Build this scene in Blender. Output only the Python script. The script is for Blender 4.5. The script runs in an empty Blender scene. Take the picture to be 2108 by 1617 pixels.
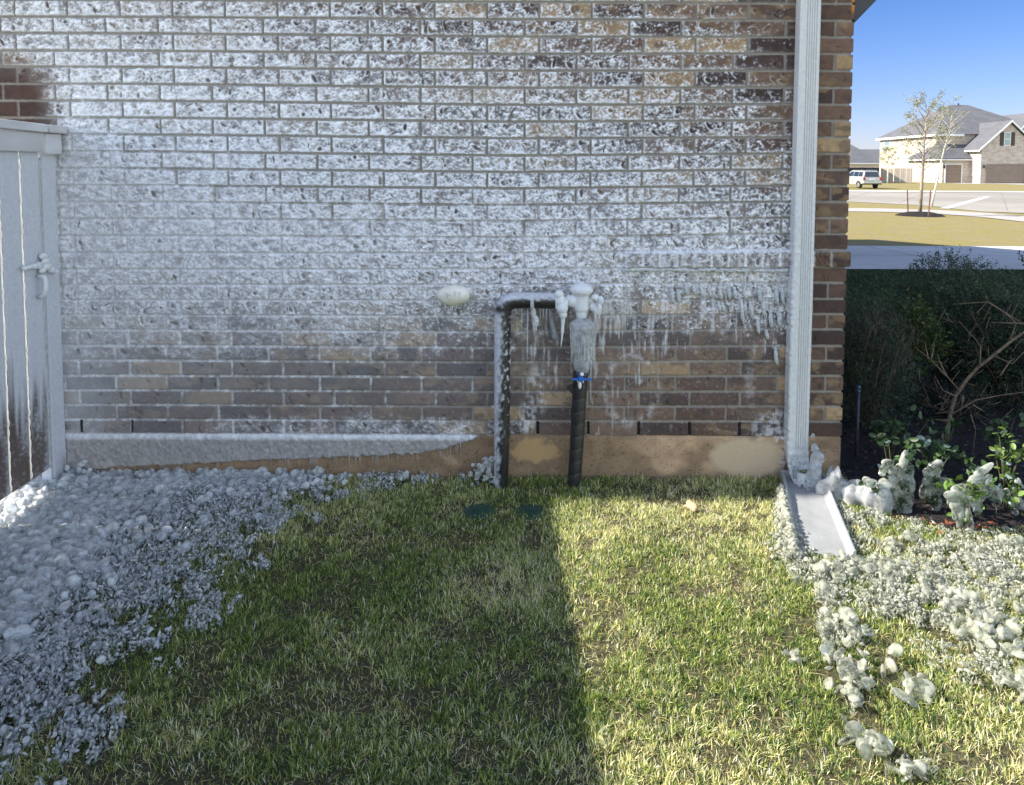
import bpy, bmesh, math, random
import numpy as np
from mathutils import Vector, Matrix

# ------------------------------------------------------------------ camera, sky, sun, exposure
sc = bpy.context.scene
COL = sc.collection
PIT, YAW, ROL = 0.06104, 0.0041, 0.00216
F, PX, PY, D, CH = 1522., 1054., 438., 3.645, 1.567
cam = bpy.data.objects.new('camera', bpy.data.cameras.new('camera'))
COL.objects.link(cam); sc.camera = cam
cam.data.sensor_width = 36.0
cam.data.lens = F / 2108. * 36.0
cam.data.shift_x = 0.0
cam.data.shift_y = -(808.5 - PY) / 2108.
cam.data.clip_end = 3000; cam.data.clip_start = 0.05
cam.matrix_world = (Matrix.Translation((0, -D, CH)) @ Matrix.Rotation(-YAW, 4, 'Z')
                    @ Matrix.Rotation(math.pi/2 - PIT, 4, 'X') @ Matrix.Rotation(ROL, 4, 'Z'))
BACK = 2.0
SUN_EL, SUN_AZ = math.radians(36.6), math.radians(2.1)      # sun is to the left, a little behind the wall
sun_dir = Vector((-math.cos(SUN_AZ)*math.cos(SUN_EL), math.sin(SUN_AZ)*math.cos(SUN_EL), math.sin(SUN_EL)))
w = bpy.data.worlds.new('World'); sc.world = w; w.use_nodes = True
nt = w.node_tree; bg = nt.nodes['Background']
sky = nt.nodes.new('ShaderNodeTexSky'); sky.sky_type = 'NISHITA'; sky.sun_disc = False
sky.sun_elevation = SUN_EL
sky.sun_rotation = math.atan2(sun_dir.x, sun_dir.y)
sky.altitude = 300; sky.air_density = 1.0; sky.dust_density = 0.3; sky.ozone_density = 2.0
# clear deep sky over the street, brightened paler sky behind the camera, added as fill for the shaded wall
def wn(t): return nt.nodes.new(t)
tcw = wn('ShaderNodeTexCoord'); sp = wn('ShaderNodeSeparateXYZ'); nt.links.new(tcw.outputs['Generated'], sp.inputs[0])
mz = wn('ShaderNodeMapRange'); mz.inputs[1].default_value = 0; mz.inputs[2].default_value = .22; nt.links.new(sp.outputs[2], mz.inputs[0])
tint = wn('ShaderNodeMix'); tint.data_type = 'RGBA'; tint.inputs[6].default_value = (.58, .57, .80, 1); tint.inputs[7].default_value = (.30, .46, .76, 1); nt.links.new(mz.outputs[0], tint.inputs[0])
clear = wn('ShaderNodeMix'); clear.data_type = 'RGBA'; clear.blend_type = 'MULTIPLY'; clear.inputs[0].default_value = 1
nt.links.new(sky.outputs[0], clear.inputs[6]); nt.links.new(tint.outputs[2], clear.inputs[7])
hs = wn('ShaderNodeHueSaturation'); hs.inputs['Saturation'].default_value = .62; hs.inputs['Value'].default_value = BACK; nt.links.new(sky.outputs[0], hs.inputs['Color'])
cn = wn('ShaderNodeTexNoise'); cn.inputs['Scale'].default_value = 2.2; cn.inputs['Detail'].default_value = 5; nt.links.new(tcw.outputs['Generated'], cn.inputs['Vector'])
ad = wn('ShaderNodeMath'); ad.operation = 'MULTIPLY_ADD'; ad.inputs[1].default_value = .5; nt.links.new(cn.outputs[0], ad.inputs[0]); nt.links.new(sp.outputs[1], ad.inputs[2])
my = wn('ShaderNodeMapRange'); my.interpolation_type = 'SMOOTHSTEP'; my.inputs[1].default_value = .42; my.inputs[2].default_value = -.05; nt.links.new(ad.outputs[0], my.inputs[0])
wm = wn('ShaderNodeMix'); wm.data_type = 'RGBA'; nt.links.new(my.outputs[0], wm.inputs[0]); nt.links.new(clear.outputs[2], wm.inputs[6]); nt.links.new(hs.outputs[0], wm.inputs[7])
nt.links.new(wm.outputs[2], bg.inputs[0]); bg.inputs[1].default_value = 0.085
sl = bpy.data.lights.new('sun', 'SUN'); sl.energy = 5.0; sl.angle = math.radians(0.53); sl.color = (1.0, 0.93, 0.82)
so = bpy.data.objects.new('sun', sl); COL.objects.link(so)
so.rotation_euler = sun_dir.to_track_quat('Z', 'Y').to_euler()
sc.view_settings.view_transform = 'Standard'; sc.view_settings.look = 'None'
sc.view_settings.exposure = 1.33; sc.view_settings.gamma = 1.0
sc.cycles.max_bounces = 12; sc.cycles.transparent_max_bounces = 20
sc.cycles.transmission_bounces = 10; sc.cycles.caustics_reflective = False; sc.cycles.caustics_refractive = False
sc.cycles.sample_clamp_indirect = 6

# ------------------------------------------------------------------ measuring helpers (photo pixel -> point in the world)
def ray(u, v):
    x3 = (u-PX)/F; z3 = -(v-PY)/F; y2 = 1.0
    c, s = math.cos(ROL), math.sin(ROL); x = c*x3+s*z3; z2 = -s*x3+c*z3
    c, s = math.cos(PIT), math.sin(PIT); y = c*y2+s*z2; z = -s*y2+c*z2
    c, s = math.cos(YAW), math.sin(YAW)
    return (c*x+s*y, -s*x+c*y, z)
def P(u, v, y=0.0):
    r = ray(u, v); t = (y+D)/r[1]; return Vector((r[0]*t, y, CH+r[2]*t))
def PXp(u, v, X):
    r = ray(u, v); t = X/r[0]; return Vector((X, -D+r[1]*t, CH+r[2]*t))
def gz(y):                                   # the ground falls gently away beyond the house
    d = y + D
    return 0.0 if d < 5 else (-0.45*(d-5)/25 if d < 30 else -0.45)
def G(u, v, lift=0.0):
    r = ray(u, v); z = 0.0
    for _ in range(30):
        t = (z+lift-CH)/r[2]; z = gz(-D+r[1]*t)
    return Vector((r[0]*t, -D+r[1]*t, z+lift))

rng = np.random.default_rng(7); random.seed(7)

# ------------------------------------------------------------------ object helpers
def link(o, parent=None):
    COL.objects.link(o)
    if parent is not None: o.parent = parent
    return o
def tag(o, label=None, cat=None, group=None, kind=None):
    if label: o['label'] = label
    if cat: o['category'] = cat
    if group: o['group'] = group
    if kind: o['kind'] = kind
    return o
def empty(name, loc, label, cat, group=None):
    o = bpy.data.objects.new(name, None); o.empty_display_size = .1
    o.location = loc; link(o); return tag(o, label, cat, group)
def mesh_np(name, V, faces, mat, parent=None, col=None, smooth=False, attrs=None):
    V = np.asarray(V, np.float32)
    if parent is not None and parent.type == 'EMPTY': V = V - np.array(world_loc(parent), np.float32)
    elif parent is not None: V = V - np.array(world_loc(parent), np.float32)
    if isinstance(faces, np.ndarray): faces = [faces]
    faces = [np.asarray(f, np.int32) for f in faces if len(f)]
    me = bpy.data.meshes.new(name)
    me.vertices.add(len(V)); me.vertices.foreach_set('co', V.ravel())
    nl = sum(f.size for f in faces); nf = sum(len(f) for f in faces)
    me.loops.add(nl); me.loops.foreach_set('vertex_index', np.concatenate([f.ravel() for f in faces]))
    tot = np.concatenate([np.full(len(f), f.shape[1], np.int32) for f in faces])
    st = np.concatenate([[0], np.cumsum(tot)[:-1]]).astype(np.int32)
    me.polygons.add(nf); me.polygons.foreach_set('loop_start', st); me.polygons.foreach_set('loop_total', tot)
    if smooth: me.polygons.foreach_set('use_smooth', np.ones(nf, bool))
    me.update(calc_edges=True)
    if col is not None:
        a = me.color_attributes.new('col', 'FLOAT_COLOR', 'POINT')
        c = np.ones((len(V), 4), np.float32); c[:, :3] = col; a.data.foreach_set('color', c.ravel())
    for k, v in (attrs or {}).items():
        a = me.attributes.new(k, 'FLOAT', 'POINT'); a.data.foreach_set('value', np.asarray(v, np.float32).ravel())
    me.materials.append(mat)
    o = bpy.data.objects.new(name, me); return link(o, parent)
def world_loc(o):
    l = Vector(o.location)
    while o.parent: o = o.parent; l = l + Vector(o.location)
    return l
def build(name, bm, mat, parent=None, smooth=False, bevel=0):
    """link a bmesh made in WORLD coordinates as one mesh object"""
    if parent is not None: bmesh.ops.translate(bm, vec=-world_loc(parent), verts=bm.verts)
    bmesh.ops.recalc_face_normals(bm, faces=bm.faces)
    me = bpy.data.meshes.new(name); bm.to_mesh(me); bm.free()
    if smooth:
        me.polygons.foreach_set('use_smooth', np.ones(len(me.polygons), bool))
    me.materials.append(mat)
    o = bpy.data.objects.new(name, me); link(o, parent)
    if bevel:
        m = o.modifiers.new('bevel', 'BEVEL'); m.width = bevel; m.segments = 2; m.limit_method = 'ANGLE'
    return o
def BM(): return bmesh.new()
def box(bm, x0, x1, y0, y1, z0, z1):
    vs = [bm.verts.new((x, y, z)) for z in (z0, z1) for y in (y0, y1) for x in (x0, x1)]
    for f in ((0,1,3,2), (4,6,7,5), (0,4,5,1), (2,3,7,6), (0,2,6,4), (1,5,7,3)): bm.faces.new([vs[i] for i in f])
    return vs
def prism(bm, poly, vec):
    """closed solid: polygon of 3D points pushed along vec"""
    a = [bm.verts.new(p) for p in poly]; b = [bm.verts.new(Vector(p)+Vector(vec)) for p in poly]
    n = len(poly); bm.faces.new(a); bm.faces.new(b[::-1])
    for i in range(n): bm.faces.new([a[i], b[i], b[(i+1) % n], a[(i+1) % n]])
def tube(bm, pts, rad, n=12, cap=True, flat=1.0):
    pts = [Vector(p) for p in pts]
    if not hasattr(rad, '__len__'): rad = [rad]*len(pts)
    rings = []; up = None
    for i, p in enumerate(pts):
        t = (pts[min(i+1, len(pts)-1)] - pts[max(i-1, 0)]).normalized()
        if up is None: up = Vector((0, 1, 0)) if abs(t.y) < .9 else Vector((1, 0, 0))
        a = t.cross(up).normalized(); b = a.cross(t).normalized(); up = b
        rings.append([bm.verts.new(p + (a*math.cos(k*2*math.pi/n) + b*flat*math.sin(k*2*math.pi/n))*rad[i]) for k in range(n)])
    for i in range(len(rings)-1):
        for k in range(n): bm.faces.new([rings[i][k], rings[i][(k+1) % n], rings[i+1][(k+1) % n], rings[i+1][k]])
    if cap: bm.faces.new(rings[0][::-1]); bm.faces.new(rings[-1])
def ellipsoid(bm, c, r, rot=None, sub=2):
    m = Matrix.Translation(c) @ (rot.to_4x4() if rot else Matrix.Identity(4)) @ Matrix.Diagonal((r[0], r[1], r[2], 1))
    bmesh.ops.create_icosphere(bm, subdivisions=sub, radius=1, matrix=m)
def lathe(bm, c, prof, n=20, axis='Z'):
    rings = []
    for r, h in prof:
        ring = []
        for k in range(n):
            a = k*2*math.pi/n; x, y = r*math.cos(a), r*math.sin(a)
            v = (x, y, h) if axis == 'Z' else ((x, -h, y) if axis == 'Y' else (h, x, y))
            ring.append(bm.verts.new(Vector(c)+Vector(v)))
        rings.append(ring)
    for i in range(len(rings)-1):
        for k in range(n): bm.faces.new([rings[i][k], rings[i][(k+1) % n], rings[i+1][(k+1) % n], rings[i+1][k]])
    bm.faces.new(rings[0][::-1]); bm.faces.new(rings[-1])
def icicle(bm, top, L, r, n=8, sway=.1, segs=7):
    top = Vector(top); pts = []; rad = []
    dx, dy = random.uniform(-sway, sway)*L, random.uniform(-sway, sway)*L*.5
    for i in range(segs+1):
        t = i/segs
        pts.append(top + Vector((dx*t*t, dy*t*t, -L*t)))
        rad.append(max(.0006, r*(1-t)**.75*(1+.18*math.sin(t*17+top.x*50))))
    tube(bm, pts, rad, n)
def remesh(o, size, smooth=3):
    m = o.modifiers.new('remesh', 'REMESH'); m.mode = 'VOXEL'; m.voxel_size = size; m.use_smooth_shade = True
    s = o.modifiers.new('smooth', 'SMOOTH'); s.iterations = smooth; s.factor = .5
    return o

def fuse(o, size, disp=.006, smooth=1, scale=.02):
    """melt a heap of lobes into one crust with a rough, jagged skin"""
    remesh(o, size, smooth)
    tx = bpy.data.textures.new('ice_lumps', 'CLOUDS'); tx.noise_scale = scale; tx.noise_depth = 2
    d = o.modifiers.new('lumps', 'DISPLACE'); d.texture = tx; d.strength = disp; d.mid_level = .5; d.texture_coords = 'LOCAL'
    return o

# ------------------------------------------------------------------ numpy noise
def hash2(ix, iy, seed=0):
    h = (ix.astype(np.int64)*374761393 + iy.astype(np.int64)*668265263 + seed*1442695041) & 0xffffffff
    h = ((h ^ (h >> 13))*1274126177) & 0xffffffff
    h = ((h ^ (h >> 16))*2246822519) & 0xffffffff
    return ((h ^ (h >> 15)) & 0xffffff)/float(0xffffff)
def vnoise(x, y, seed=0):
    ix, iy = np.floor(x), np.floor(y); fx, fy = x-ix, y-iy
    fx = fx*fx*(3-2*fx); fy = fy*fy*(3-2*fy)
    a, b = hash2(ix, iy, seed), hash2(ix+1, iy, seed); c, d = hash2(ix, iy+1, seed), hash2(ix+1, iy+1, seed)
    return (a*(1-fx)+b*fx)*(1-fy)+(c*(1-fx)+d*fx)*fy
def fbm(x, y, seed=0, o=4):
    s = 0; a = .5; t = 0
    for i in range(o):
        s = s+a*vnoise(x*2**i, y*2**i, seed+i*17); t += a; a *= .5
    return s/t
def voronoi(x, y, seed=0):
    ix, iy = np.floor(x), np.floor(y); best = np.full(x.shape, 9.0); idv = np.zeros(x.shape)
    for dx in (-1, 0, 1):
        for dy in (-1, 0, 1):
            jx, jy = ix+dx, iy+dy
            px = jx+.15+.7*hash2(jx, jy, seed); py = jy+.15+.7*hash2(jx, jy, seed+1)
            d = (px-x)**2+(py-y)**2; m = d < best
            best = np.where(m, d, best); idv = np.where(m, hash2(jx, jy, seed+2), idv)
    return np.sqrt(best), idv
def sstep(a, b, x):
    t = np.clip((x-a)/(b-a), 0, 1); return t*t*(3-2*t)

# ------------------------------------------------------------------ materials
def newmat(name):
    m = bpy.data.materials.new(name); m.use_nodes = True
    return m, m.node_tree, m.node_tree.nodes['Principled BSDF']
def mat_noise(name, c1, c2, scale=20, rough=.8, bump=.1, detail=6, coord='Object', stretch=None, metallic=0, c3=None, bscale=None, spec=.4, bdist=.01):
    m, t, b = newmat(name); N = t.nodes; L = t.links
    tc = N.new('ShaderNodeTexCoord'); src = tc.outputs[coord]
    if stretch:
        mp = N.new('ShaderNodeMapping'); mp.inputs['Scale'].default_value = stretch; L.new(src, mp.inputs[0]); src = mp.outputs[0]
    n = N.new('ShaderNodeTexNoise'); n.inputs['Scale'].default_value = scale; n.inputs['Detail'].default_value = detail
    L.new(src, n.inputs['Vector'])
    r = N.new('ShaderNodeValToRGB'); r.color_ramp.elements[0].position = .32; r.color_ramp.elements[1].position = .68
    r.color_ramp.elements[0].color = (*c1, 1); r.color_ramp.elements[1].color = (*c2, 1)
    L.new(n.outputs[0], r.inputs[0]); out = r.outputs[0]
    if c3:
        n3 = N.new('ShaderNodeTexNoise'); n3.inputs['Scale'].default_value = scale*.13; n3.inputs['Detail'].default_value = 4; L.new(src, n3.inputs['Vector'])
        mr = N.new('ShaderNodeMapRange'); mr.inputs[1].default_value = .42; mr.inputs[2].default_value = .62; L.new(n3.outputs[0], mr.inputs[0])
        mx = N.new('ShaderNodeMix'); mx.data_type = 'RGBA'; L.new(mr.outputs[0], mx.inputs[0]); L.new(out, mx.inputs[6]); mx.inputs[7].default_value = (*c3, 1); out = mx.outputs[2]
    L.new(out, b.inputs['Base Color'])
    b.inputs['Roughness'].default_value = rough; b.inputs['Metallic'].default_value = metallic; b.inputs['Specular IOR Level'].default_value = spec
    if bump:
        n2 = N.new('ShaderNodeTexNoise'); n2.inputs['Scale'].default_value = bscale or scale*3; n2.inputs['Detail'].default_value = 6; L.new(src, n2.inputs['Vector'])
        bp = N.new('ShaderNodeBump'); bp.inputs['Strength'].default_value = bump; bp.inputs['Distance'].default_value = bdist
        L.new(n2.outputs[0], bp.inputs['Height']); L.new(bp.outputs[0], b.inputs['Normal'])
    return m
def mat_attr(name, rough=.85, ice=False, bump=.15, bscale=400, spec=.3, transl=0):
    """colour comes from the mesh's own 'col' attribute; 'ice' (0..1) makes it glossy and waxy"""
    m, t, b = newmat(name); N = t.nodes; L = t.links
    a = N.new('ShaderNodeAttribute'); a.attribute_name = 'col'
    tc = N.new('ShaderNodeTexCoord')
    n = N.new('ShaderNodeTexNoise'); n.inputs['Scale'].default_value = bscale; n.inputs['Detail'].default_value = 4; L.new(tc.outputs['Object'], n.inputs['Vector'])
    mr = N.new('ShaderNodeMapRange'); mr.inputs[3].default_value = .82; mr.inputs[4].default_value = 1.18; L.new(n.outputs[0], mr.inputs[0])
    mx = N.new('ShaderNodeMix'); mx.data_type = 'RGBA'; mx.blend_type = 'MULTIPLY'; mx.inputs[0].default_value = 1
    L.new(a.outputs['Color'], mx.inputs[6]); L.new(mr.outputs[0], mx.inputs[7]); L.new(mx.outputs[2], b.inputs['Base Color'])
    b.inputs['Roughness'].default_value = rough; b.inputs['Specular IOR Level'].default_value = spec
    if ice:
        i = N.new('ShaderNodeAttribute'); i.attribute_name = 'ice'
        r2 = N.new('ShaderNodeMapRange'); r2.inputs[3].default_value = rough; r2.inputs[4].default_value = .17; L.new(i.outputs['Fac'], r2.inputs[0]); L.new(r2.outputs[0], b.inputs['Roughness'])
    if bump:
        bp = N.new('ShaderNodeBump'); bp.inputs['Strength'].default_value = bump; bp.inputs['Distance'].default_value = .002
        L.new(n.outputs[0], bp.inputs['Height']); L.new(bp.outputs[0], b.inputs['Normal'])
    if transl:
        tr = N.new('ShaderNodeBsdfTranslucent'); L.new(mx.outputs[2], tr.inputs[0])
        ms = N.new('ShaderNodeMixShader'); ms.inputs[0].default_value = transl
        L.new(b.outputs[0], ms.inputs[1]); L.new(tr.outputs[0], ms.inputs[2]); L.new(ms.outputs[0], N['Material Output'].inputs[0])
    return m
def mat_ice(name, c=(.86, .91, .94), op=.35, rough=.08, bscale=120, bump=.5, rim=.55, cloud=.5, tl=.4, tint=(.93, .97, .97)):
    """ice: a clear body that lets the grass or brick show, cloudy inclusions, whiter towards the grazing rim, wet gloss"""
    m, t, b = newmat(name); N = t.nodes; L = t.links
    b.inputs['Base Color'].default_value = (*c, 1); b.inputs['Roughness'].default_value = rough; b.inputs['IOR'].default_value = 1.33; b.inputs['Specular IOR Level'].default_value = .7
    tc = N.new('ShaderNodeTexCoord')
    n2 = N.new('ShaderNodeTexNoise'); n2.inputs['Scale'].default_value = bscale; n2.inputs['Detail'].default_value = 4; L.new(tc.outputs['Object'], n2.inputs['Vector'])
    bp = N.new('ShaderNodeBump'); bp.inputs['Strength'].default_value = bump; bp.inputs['Distance'].default_value = .004
    L.new(n2.outputs[0], bp.inputs['Height']); L.new(bp.outputs[0], b.inputs['Normal'])
    tr = N.new('ShaderNodeBsdfTranslucent'); tr.inputs[0].default_value = (*c, 1); L.new(bp.outputs[0], tr.inputs[1])
    ms = N.new('ShaderNodeMixShader'); ms.inputs[0].default_value = tl
    L.new(b.outputs[0], ms.inputs[1]); L.new(tr.outputs[0], ms.inputs[2])
    n = N.new('ShaderNodeTexNoise'); n.inputs['Scale'].default_value = bscale*.4; n.inputs['Detail'].default_value = 4; L.new(tc.outputs['Object'], n.inputs['Vector'])
    mr = N.new('ShaderNodeMapRange'); mr.inputs[1].default_value = .35; mr.inputs[2].default_value = .65; mr.inputs[3].default_value = -cloud*.5; mr.inputs[4].default_value = cloud*.5; L.new(n.outputs[0], mr.inputs[0])
    lw = N.new('ShaderNodeLayerWeight'); lw.inputs[0].default_value = .35
    m1 = N.new('ShaderNodeMath'); m1.operation = 'MULTIPLY_ADD'; m1.inputs[1].default_value = rim; m1.inputs[2].default_value = op; L.new(lw.outputs['Facing'], m1.inputs[0])
    m2 = N.new('ShaderNodeMath'); m2.operation = 'ADD'; m2.use_clamp = True; L.new(m1.outputs[0], m2.inputs[0]); L.new(mr.outputs[0], m2.inputs[1])
    tp = N.new('ShaderNodeBsdfTransparent'); tp.inputs[0].default_value = (*tint, 1)
    rf = N.new('ShaderNodeBsdfRefraction'); rf.inputs['Color'].default_value = (*tint, 1); rf.inputs['IOR'].default_value = 1.31; rf.inputs['Roughness'].default_value = rough*.6; L.new(bp.outputs[0], rf.inputs['Normal'])
    mt = N.new('ShaderNodeMixShader'); mt.inputs[0].default_value = .12; L.new(tp.outputs[0], mt.inputs[1]); L.new(rf.outputs[0], mt.inputs[2])
    m3 = N.new('ShaderNodeMixShader'); L.new(m2.outputs[0], m3.inputs[0]); L.new(mt.outputs[0], m3.inputs[1]); L.new(ms.outputs[0], m3.inputs[2])
    gl = N.new('ShaderNodeBsdfGlossy'); gl.inputs['Roughness'].default_value = rough; L.new(bp.outputs[0], gl.inputs['Normal'])
    fr = N.new('ShaderNodeFresnel'); fr.inputs[0].default_value = 1.31; L.new(bp.outputs[0], fr.inputs['Normal'])
    m4 = N.new('ShaderNodeMixShader'); L.new(fr.outputs[0], m4.inputs[0]); L.new(m3.outputs[0], m4.inputs[1]); L.new(gl.outputs[0], m4.inputs[2])
    L.new(m4.outputs[0], N['Material Output'].inputs[0])
    return m
def mat_brick(name, c1, c2, mortar, sx=.254, sz=.0795, swap=False):
    m, t, b = newmat(name); N = t.nodes; L = t.links
    tc = N.new('ShaderNodeTexCoord'); sep = N.new('ShaderNodeSeparateXYZ'); L.new(tc.outputs['Object'], sep.inputs[0])
    add = N.new('ShaderNodeMath'); L.new(sep.outputs[0], add.inputs[0]); L.new(sep.outputs[1], add.inputs[1])
    cb = N.new('ShaderNodeCombineXYZ'); L.new(add.outputs[0], cb.inputs[0]); L.new(sep.outputs[2], cb.inputs[1])
    br = N.new('ShaderNodeTexBrick'); L.new(cb.outputs[0], br.inputs['Vector'])
    br.inputs['Scale'].default_value = 1; br.inputs['Brick Width'].default_value = sx; br.inputs['Row Height'].default_value = sz
    br.inputs['Mortar Size'].default_value = sz*.06; br.inputs['Color1'].default_value = (*c1, 1); br.inputs['Color2'].default_value = (*c2, 1); br.inputs['Mortar'].default_value = (*mortar, 1)
    n = N.new('ShaderNodeTexNoise'); n.inputs['Scale'].default_value = 1.3/sx; n.inputs['Detail'].default_value = 5; L.new(tc.outputs['Object'], n.inputs['Vector'])
    mr = N.new('ShaderNodeMapRange'); mr.inputs[3].default_value = .65; mr.inputs[4].default_value = 1.35; L.new(n.outputs[0], mr.inputs[0])
    mx = N.new('ShaderNodeMix'); mx.data_type = 'RGBA'; mx.blend_type = 'MULTIPLY'; mx.inputs[0].default_value = 1
    L.new(br.outputs[0], mx.inputs[6]); L.new(mr.outputs[0], mx.inputs[7]); L.new(mx.outputs[2], b.inputs['Base Color'])
    bp = N.new('ShaderNodeBump'); bp.invert = True; bp.inputs['Strength'].default_value = .6; bp.inputs['Distance'].default_value = .006
    L.new(br.outputs['Fac'], bp.inputs['Height']); L.new(bp.outputs[0], b.inputs['Normal']); b.inputs['Roughness'].default_value = .9
    return m

M = dict(
    wall=mat_attr('frosted_brick', .9, ice=True, bump=.5, bscale=260, spec=.55),
    conc=mat_attr('foundation_concrete', .9, ice=True, bump=.4, bscale=200),
    blade=mat_attr('grass_blades', .5, bump=0, bscale=30, spec=.4, transl=.45),
    icedblade=mat_attr('iced_blades', .15, bump=0, bscale=30, spec=.9, transl=.45),
    leaf=mat_attr('leaves', .5, bump=0, bscale=40, spec=.4, transl=.2),
    pipe=mat_attr('pipe_wrap', .45, ice=True, bump=.3, bscale=300, spec=.5),
    spout=mat_attr('painted_metal', .42, ice=True, bump=.12, bscale=60, spec=.5),
    wood=mat_attr('iced_wood', .5, ice=True, bump=.3, bscale=120, spec=.5),
    soil=mat_noise('lawn_soil', (.035, .034, .018), (.11, .10, .055), 60, .95, .6),
    mulch=mat_noise('bed_mulch', (.006, .005, .006), (.028, .021, .019), 70, .95, 1.0, bscale=90, bdist=.03),
    farlawn=mat_noise('dormant_lawn', (.19, .15, .065), (.28, .23, .11), 18, .95, .8, c3=(.22, .19, .05), bscale=40, bdist=.04, stretch=(1, .5, 1)),
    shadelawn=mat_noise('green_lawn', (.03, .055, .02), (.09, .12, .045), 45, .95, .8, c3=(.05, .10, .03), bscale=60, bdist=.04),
    driveway=mat_noise('broom_concrete', (.46, .445, .42), (.56, .54, .51), 1.6, .85, .25, bscale=120, c3=(.43, .415, .39)),
    concrete=mat_noise('drive_concrete', (.33, .31, .28), (.40, .37, .345), 3, .85, .2, bscale=150),
    street=mat_noise('street_concrete', (.27, .25, .215), (.33, .305, .265), .8, .85, .1, c3=(.25, .23, .20)),
    paint=mat_noise('road_paint', (.50, .50, .49), (.60, .60, .58), 8, .7, 0),
    asphaltline=mat_noise('joint_dark', (.16, .15, .14), (.22, .21, .19), 6, .9, 0),
    white=mat_noise('white_trim', (.74, .74, .72), (.8, .8, .78), 8, .6, 0),
    ice=mat_ice('clear_ice', (.93, .96, .98), .32, .07, 70, .2, rim=.6, cloud=.30, tl=.35),
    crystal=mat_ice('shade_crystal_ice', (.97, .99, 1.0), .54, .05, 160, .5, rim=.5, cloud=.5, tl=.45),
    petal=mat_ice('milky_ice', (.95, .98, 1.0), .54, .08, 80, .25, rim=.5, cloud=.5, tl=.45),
    sunice=mat_ice('sunlit_crystal_ice', (.94, .95, .82), .32, .06, 90, .4, rim=.45, cloud=.5, tl=.50, tint=(.95, .97, .93)),  # sunlit copy of the crystal ice, warm sun glow put into its colour
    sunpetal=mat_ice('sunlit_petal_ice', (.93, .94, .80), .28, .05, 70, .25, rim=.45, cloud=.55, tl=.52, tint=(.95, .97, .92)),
    hoodice=mat_ice('leaf_ice', (.92, .95, .86), .16, .05, 50, .10, rim=.55, cloud=.6, tl=.4, tint=(.94, .97, .92)),
    seam=mat_ice('seam_ice', (.95, .96, .94), .9, .2, 200, .3, rim=.2, cloud=.1, tl=.78),
    snow=mat_ice('white_rime', (.84, .86, .88), .93, .28, 120, .3, rim=.1, cloud=.0, tl=.15),
    frostice=mat_ice('white_frost_ice', (.76, .79, .81), .74, .25, 200, .45, rim=.3, cloud=.35, tl=.25),
    black=mat_noise('black_rubber', (.008, .008, .009), (.02, .02, .022), 60, .5, .2),
    blue=mat_noise('blue_plastic', (.015, .11, .42), (.02, .15, .5), 30, .35, 0),
    darkmetal=mat_noise('dark_metal', (.02, .022, .03), (.04, .045, .06), 40, .5, .1),
    roof=mat_noise('shingles', (.06, .062, .07), (.13, .132, .145), 5, .95, .3, c3=(.11, .112, .125), stretch=(1, 1, 3)),
    fasc=mat_noise('grey_fascia', (.05, .05, .055), (.08, .08, .09), 8, .8, .1, stretch=(1, 8, 1)),
    bgbrick=mat_brick('pale_house_brick', (.38, .31, .25), (.50, .44, .37), (.46, .43, .38), .6, .2),
    ownbrick=mat_brick('house_brick', (.07, .045, .036), (.16, .10, .075), (.30, .28, .25)),
    garage=mat_noise('garage_door', (.20, .15, .115), (.24, .18, .14), 1, .7, 0),
    shutter=mat_noise('shutter', (.05, .035, .03), (.07, .05, .04), 3, .7, 0),
    glass=mat_noise('window_glass', (.10, .16, .18), (.20, .28, .28), .6, .12, 0, spec=.8),
    darkglass=mat_noise('car_glass', (.01, .014, .018), (.03, .035, .04), 1, .08, 0, spec=.9),
    carpaint=mat_noise('champagne_paint', (.42, .41, .375), (.46, .45, .41), 2, .3, 0, metallic=.35, spec=.7),
    tyre=mat_noise('tyre', (.012, .012, .012), (.03, .03, .03), 10, .8, 0),
    rim=mat_noise('alloy', (.4, .4, .4), (.55, .55, .55), 4, .3, 0, metallic=.8),
    red=mat_noise('tail_red', (.35, .02, .015), (.45, .03, .02), 4, .25, 0),
    bark=mat_noise('bark', (.16, .12, .09), (.38, .32, .26), 14, .9, .4, stretch=(1, 1, .3)),
    palebark=mat_noise('pale_bark', (.42, .38, .33), (.6, .56, .5), 14, .9, .3),
    greenstem=mat_noise('green_stem', (.04, .06, .02), (.09, .08, .04), 40, .7, .1),
    twig=mat_noise('twig', (.09, .065, .045), (.19, .14, .095), 40, .9, .3),
    stake=mat_noise('stake', (.10, .05, .035), (.17, .08, .06), 10, .8, 0),
    farwood=mat_noise('far_fence_wood', (.26, .22, .18), (.40, .35, .29), 2, .9, .1, stretch=(6, 6, .3)),
    darkfence=mat_noise('dark_fence', (.03, .03, .035), (.06, .06, .07), 3, .9, 0),
    lid=mat_noise('lid_green', (.010, .040, .030), (.018, .065, .048), 30, .5, .3, bscale=80),
    dead=mat_noise('dead_leaf', (.42, .26, .14), (.62, .44, .28), 60, .8, .3),
    redleaf=mat_noise('red_leaf', (.22, .05, .02), (.42, .12, .04), 60, .7, .3),
    trough=mat_noise('grey_concrete', (.24, .25, .255), (.30, .31, .315), 12, .55, .15, bscale=120),
)
# corrugated lines on garage doors etc. are real geometry below

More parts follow.
